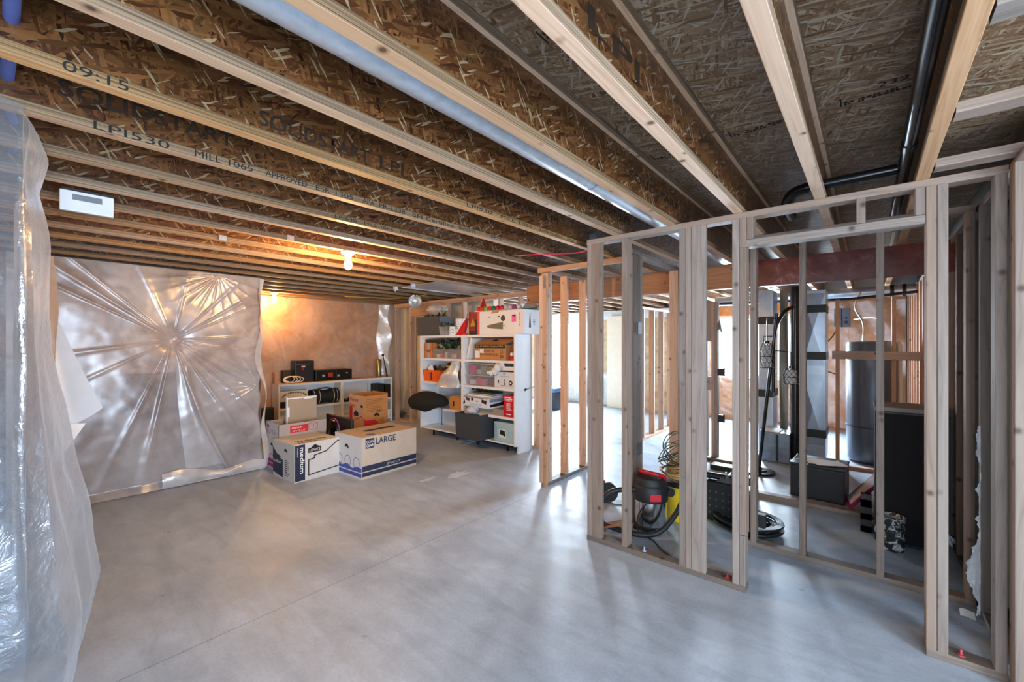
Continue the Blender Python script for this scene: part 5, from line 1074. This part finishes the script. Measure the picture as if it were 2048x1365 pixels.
# tall speaker cabinet and bucket
t = thing('speaker_cabinet', 'tall black speaker cabinet with wooden top trim behind the second stud wall', 'speaker', (.035, 4.30, 0)); g = M(); g.bevbox(0, .39, 0, .38, 0, 1.0, .008); g.build('cabinet', BLACK, t); g = M(); g.bevbox(.012, .378, -.012, 0, .02, .985, .006); g.build('grille_cloth', pm('#121419', .95), t); g = M(); g.bevbox(-.002, .392, -.01, .384, 1.0, 1.035, .006); g.build('top_trim', pm('#7a6e62', .5), t)
SPL = N('paint_splattered'); v_ = SPL.coord(); SPLM = SPL.done(SPL.bsdf(SPL.ramp(SPL.noise(v_, 22, 5, .65, 1.2), [(.50, (.02, .02, .02)), (.56, (.55, .56, .58))]), .5))
t = thing('bucket', 'black bucket splattered with white paint before the tall speaker', 'bucket', (.135, 4.185, 0)); g = M(); g.lathe([(.062, 0), (.068, .01), (.072, .245), (.066, .25), (.064, .02), (1e-5, .02)], n=24); g.build('bucket_body', SPLM, t, 40)
g = M(); g.tube([(-.07, 0, .23), (-.1, -.01, .12), (-.06, -.03, .06)], .004, 5); g.build('handle', GALVD, t, 60)
t = thing('crate', 'black slotted crate standing left of the splattered bucket', 'crate', (-.05, 4.42, 0)); g = M()
for z in (0, .10, .20): g.box(0, .07, 0, .25, z, z+.05)
g.box(0, .07, 0, .04, 0, .25); g.box(0, .07, .21, .25, 0, .25); g.box(.004, .066, .004, .246, 0, .24); g.build('crate_body', BLACK, t)
m = M(); m.bevbox(-1.46, -1.22, 5.42, 5.58, 0, .06, .006); tag(m.build('tool_tray', BLACK), 'flat black tray on the floor left of the lamp base', 'tray')
# ================================================================== tools behind the near stud wall
t = thing('shop_vacuum', 'shop vacuum with steel drum, black head and red handle', 'vacuum', (-1.36, 3.36, 0))
g = M(); g.lathe([(.115, .045), (.122, .05), (.125, .06), (.125, .255), (.118, .26)], n=40); g.build('steel_drum', pm('#c9cdd3', .16, 1.0, .03), t, 40)
g = M(); g.lathe([(.132, .25), (.135, .26), (.135, .36), (.125, .375), (.128, .39), (.11, .43), (.06, .445), (1e-5, .447)], n=40); g.build('motor_head', RUBBER, t, 40)
g = M(); g.lathe([(.10, .025), (.13, .03), (.132, .055), (.12, .06)], n=32); g.build('base_ring', RUBBER, t, 40)
for a_ in (.6, 2.2, 3.8, 5.3):
    g = M(); g.ball((.125*math.cos(a_), .125*math.sin(a_), .02), .02, 10); g.build('caster', BLACK, t, 180)
g = M(); g.tube(smooth_pts([(-.105, .07, .40), (-.10, .03, .452), (-.04, -.05, .475), (.05, -.06, .475), (.105, .0, .452), (.10, .05, .40)]), .017, 10); g.build('handle', pm('#c01722', .4), t, 60)
ux = Vector((.62, -.78, 0)); g = M(); n_ = ux; s_ = Vector((.78, .62, 0))
c_ = n_*.1365+Vector((0, 0, .30)); g.add([c_-s_*.042+Vector((0, 0, -.028)), c_+s_*.042+Vector((0, 0, -.028)), c_+s_*.042+Vector((0, 0, .028)), c_-s_*.042+Vector((0, 0, .028))], [(0, 1, 2, 3)]); g.build('red_label', pm('#d01f2e', .4), t)
g = M(); g.cyl((.09, .09, .32), (.155, .04, .32), .034, n=16); g.build('hose_port', BLACK, t, 40)
g = M(); g.tube(smooth_pts([(-.09, -.09, .33), (-.25, -.18, .30), (-.325, -.23, .20), (-.31, -.245, .06), (-.2, -.25, .035), (-.02, -.24, .035), (.12, -.17, .06), (.20, -.06, .16), (.24, .06, .30), (.20, .10, .40)]), .021, 12); g.build('hose', RUBBER, t, 60)
g = M(); g.tube(smooth_pts([(.02, -.135, .25), (-.04, -.15, .15), (-.03, -.16, .02), (.1, -.2, .008), (.2, -.3, .008), (.30, -.36, .008)]), .005, 6); g.build('power_cord', BLACK, t, 60)
t = thing('paint_pail', 'yellow pail under the heaped extension cords behind the vacuum', 'pail', (-1.235, 3.74, 0)); g = M(); g.lathe([(.12, 0), (.13, .01), (.14, .31), (.147, .315), (.147, .335), (.135, .335), (.12, .03), (1e-5, .03)], n=32); g.build('pail_body', pm('#d6b21e', .4, 0, .1), t, 40); g = M(); g.lathe([(.149, .30), (.150, .335), (.140, .338)], n=32); g.build('rim_band', BLACK, t, 40)
def cords(name, label, cx, cy, z0, n, r0, r1, rad, mat, seedv, squash=.35, dz=.012):
    r = random.Random(seedv); m = M()
    for i in range(n):
        rr = r.uniform(r0, r1); tx, ty = r.uniform(-squash, squash), r.uniform(-squash, squash); ox, oy = r.uniform(-.03, .03), r.uniform(-.03, .03); z = z0+rad+dz*i+rr*max(abs(tx), abs(ty))*.8
        m.tube([(cx+ox+rr*math.cos(a_), cy+oy+rr*math.sin(a_), z+rr*(tx*math.cos(a_)+ty*math.sin(a_))*.6) for a_ in [q_*2*PI/26 for q_ in range(26)]], rad, 6, closed=True)
    return tag(m.build(name, mat, None, 60), label, 'cord')
cords('extension_cord', 'tan extension cord coiled on the yellow pail', -1.235, 3.74, .335, 16, .08, .165, .006, pm('#b08a4e', .5), 5, .3, .006)
cords('extension_cord', 'olive extension cord looped highest on the yellow pail', -1.25, 3.78, .43, 9, .09, .19, .005, pm('#4a4832', .5), 6, 1.3, .004)
m = M(); m.tube([(-1.20, 3.74, .36), (-1.215, 3.72, .56)], .018, 10); m.bevbox(-1.26, -1.14, 3.70, 3.80, .40, .46, .01); tag(m.build('power_tool', BLACK, None, 40), 'black tool with upright tube nested in the cord heap', 'tool')
t = thing('circular_saw', 'red and black circular saw on the floor left of the vacuum', 'saw', (-1.90, 3.66, 0), .5); g = M(); g.cyl((0, -.015, .10), (0, .015, .10), .095, n=28); g.build('blade_guard', pm('#2b2c30', .4), t, 40); g = M(); g.cyl((0, .015, .11), (0, .11, .11), .05, n=20); g.build('motor', BLACK, t, 40); g = M(); g.tube(smooth_pts([(-.02, .03, .17), (-.10, .03, .21), (-.16, .03, .16), (-.15, .03, .08)]), .020, 8); g.build('handle', pm('#b5152c', .45), t, 60); g = M(); g.box(-.14, .14, -.05, .06, 0, .008); g.build('base_plate', GALVD, t)
t = thing('cardboard_piece', 'brown cardboard offcut on the floor between the left studs', 'cardboard', (-1.60, 3.14, .004)); g = M(); g.box(-.10, .10, -.07, .07, 0, .012, X=Matrix.Rotation(math.radians(-22), 4, 'Y') @ Matrix.Translation((0, 0, .03))); g.build('sheet', pm('#8f5f38', .8), t)
# crate with tube on top and black coil
t = thing('tool_crate', 'black perforated tool crate behind the wide pale stud', 'crate', (-1.08, 3.86, 0)); g = M(); g.bevbox(0, .27, 0, .32, 0, .33, .012); g.build('crate_body', BLACK, t)
g = M()
for i in range(5):
    for k in range(4): g.cyl((.04+.05*i, -.0015, .07+.06*k), (.04+.05*i, .0, .07+.06*k), .008, n=8)
for i in range(5):
    for k in range(4): g.cyl((.27, .04+.06*i, .07+.06*k), (.2715, .04+.06*i, .07+.06*k), .008, n=8)
g.build('vent_holes', pm('#4a4e55', .6), t)
m = M(); m.tube([(-1.14, 3.95, .36), (-.76, 3.98, .355)], .027, 14); m.cyl((-.78, 3.98, .355), (-.72, 3.985, .355), .034); tag(m.build('tube_light', BLACK, None, 40), 'black tube lying across the tool crate', 'tube')
m = M(); m.grid(10, 8, lambda u, v: (-1.0+.16*u, 3.88+.2*v, .335+.06*math.sin(PI*u)*math.sin(PI*v)*(1+.4*math.sin(u*21+v*13)))); tag(m.build('foil_bag', plastic('dark_film', .7, .3, (.5, .55, .62), .1, .6)), 'crumpled translucent bag on the tool crate', 'bag')
m = M()
for i in range(16):
    rr = .17+.011*(i % 8); z = .012+.021*(i//8)+.0*i+.05*(i % 3 == 0)*.3
    m.tube([(-.76+rr*math.cos(a_), 3.90+rr*.92*math.sin(a_), .012+.022*(i//4)) for a_ in [q_*2*PI/40 for q_ in range(40)]], .0105, 6, closed=True)
tag(m.build('cable_coil', pm('#15161a', .4), None, 60), 'big flat coil of black cable on the floor by the doorway', 'cable')
m = M()
for i in range(3): m.tube([(-.83+.02*i, 3.80+.015*i+.06*math.cos(a_), .23+.13*math.sin(a_)) for a_ in [q_*2*PI/24 for q_ in range(24)]], .008, 6, closed=True)
tag(m.build('extension_cord', pm('#a8a33c', .5), None, 60), 'yellow-green cord ring standing in the black cable coil', 'cord')
m = M(); m.bevbox(-.80, -.68, 3.70, 3.83, .085, .30, .015); m.bevbox(-.66, -.60, 3.70, 3.76, .10, .20, .005); tag(m.build('charger', RUBBER), 'black charger block sitting on the black cable coil', 'charger')
# ================================================================== bright room beyond
m = M(); m.box(-4.78, -4.36, 9.16, 9.20, 0, 2.16); tag(m.build('foam_panel', pm('#efe4cf', .6, 0, .03)), 'tall cream panel standing against the far wall', 'panel')
t = thing('cooler', 'blue and black chest beyond the short stud wall', 'cooler', (-5.95, 7.85, 0)); g = M(); g.bevbox(0, .55, 0, .38, 0, .40, .02); g.build('body', pm('#1f2530', .5), t); g = M(); g.bevbox(-.01, .56, -.01, .39, .401, .50, .02); g.build('lid', pm('#3e6a9c', .4), t)
m = M(); m.box(-7.6, -2.75, 9.30, 9.315, 2.10, 2.30); tag(m.build('rim_foil', pm('#dfe3e6', .35)), 'white foil strip along the top of the bright far wall', 'insulation')
def fit_texts():
    bpy.context.view_layer.update()
    dg = bpy.context.evaluated_depsgraph_get()
    for o, w, h in TEXTS:
        me = bpy.data.meshes.new_from_object(o.evaluated_get(dg))
        xs = [v.co.x for v in me.vertices] or [0]; ys = [v.co.y for v in me.vertices] or [0]
        x0, x1, y0, y1 = min(xs), max(xs), min(ys), max(ys)
        sx = w/(x1-x0) if w and x1 > x0 else 1.0
        sy = h/(y1-y0) if h and y1 > y0 else sx
        for v in me.vertices: v.co = Vector(((v.co.x-x0)*sx, (v.co.y-y0)*sy, 0))
        nm = o.name; par = o.parent; ml = o.matrix_local.copy(); kind = o.get('kind')
        bpy.data.objects.remove(o); me.name = 'lettering'
        n = bpy.data.objects.new(nm, me); COL.objects.link(n)
        if par: n.parent = par
        n.matrix_local = ml
        if kind: n['kind'] = kind
fit_texts()
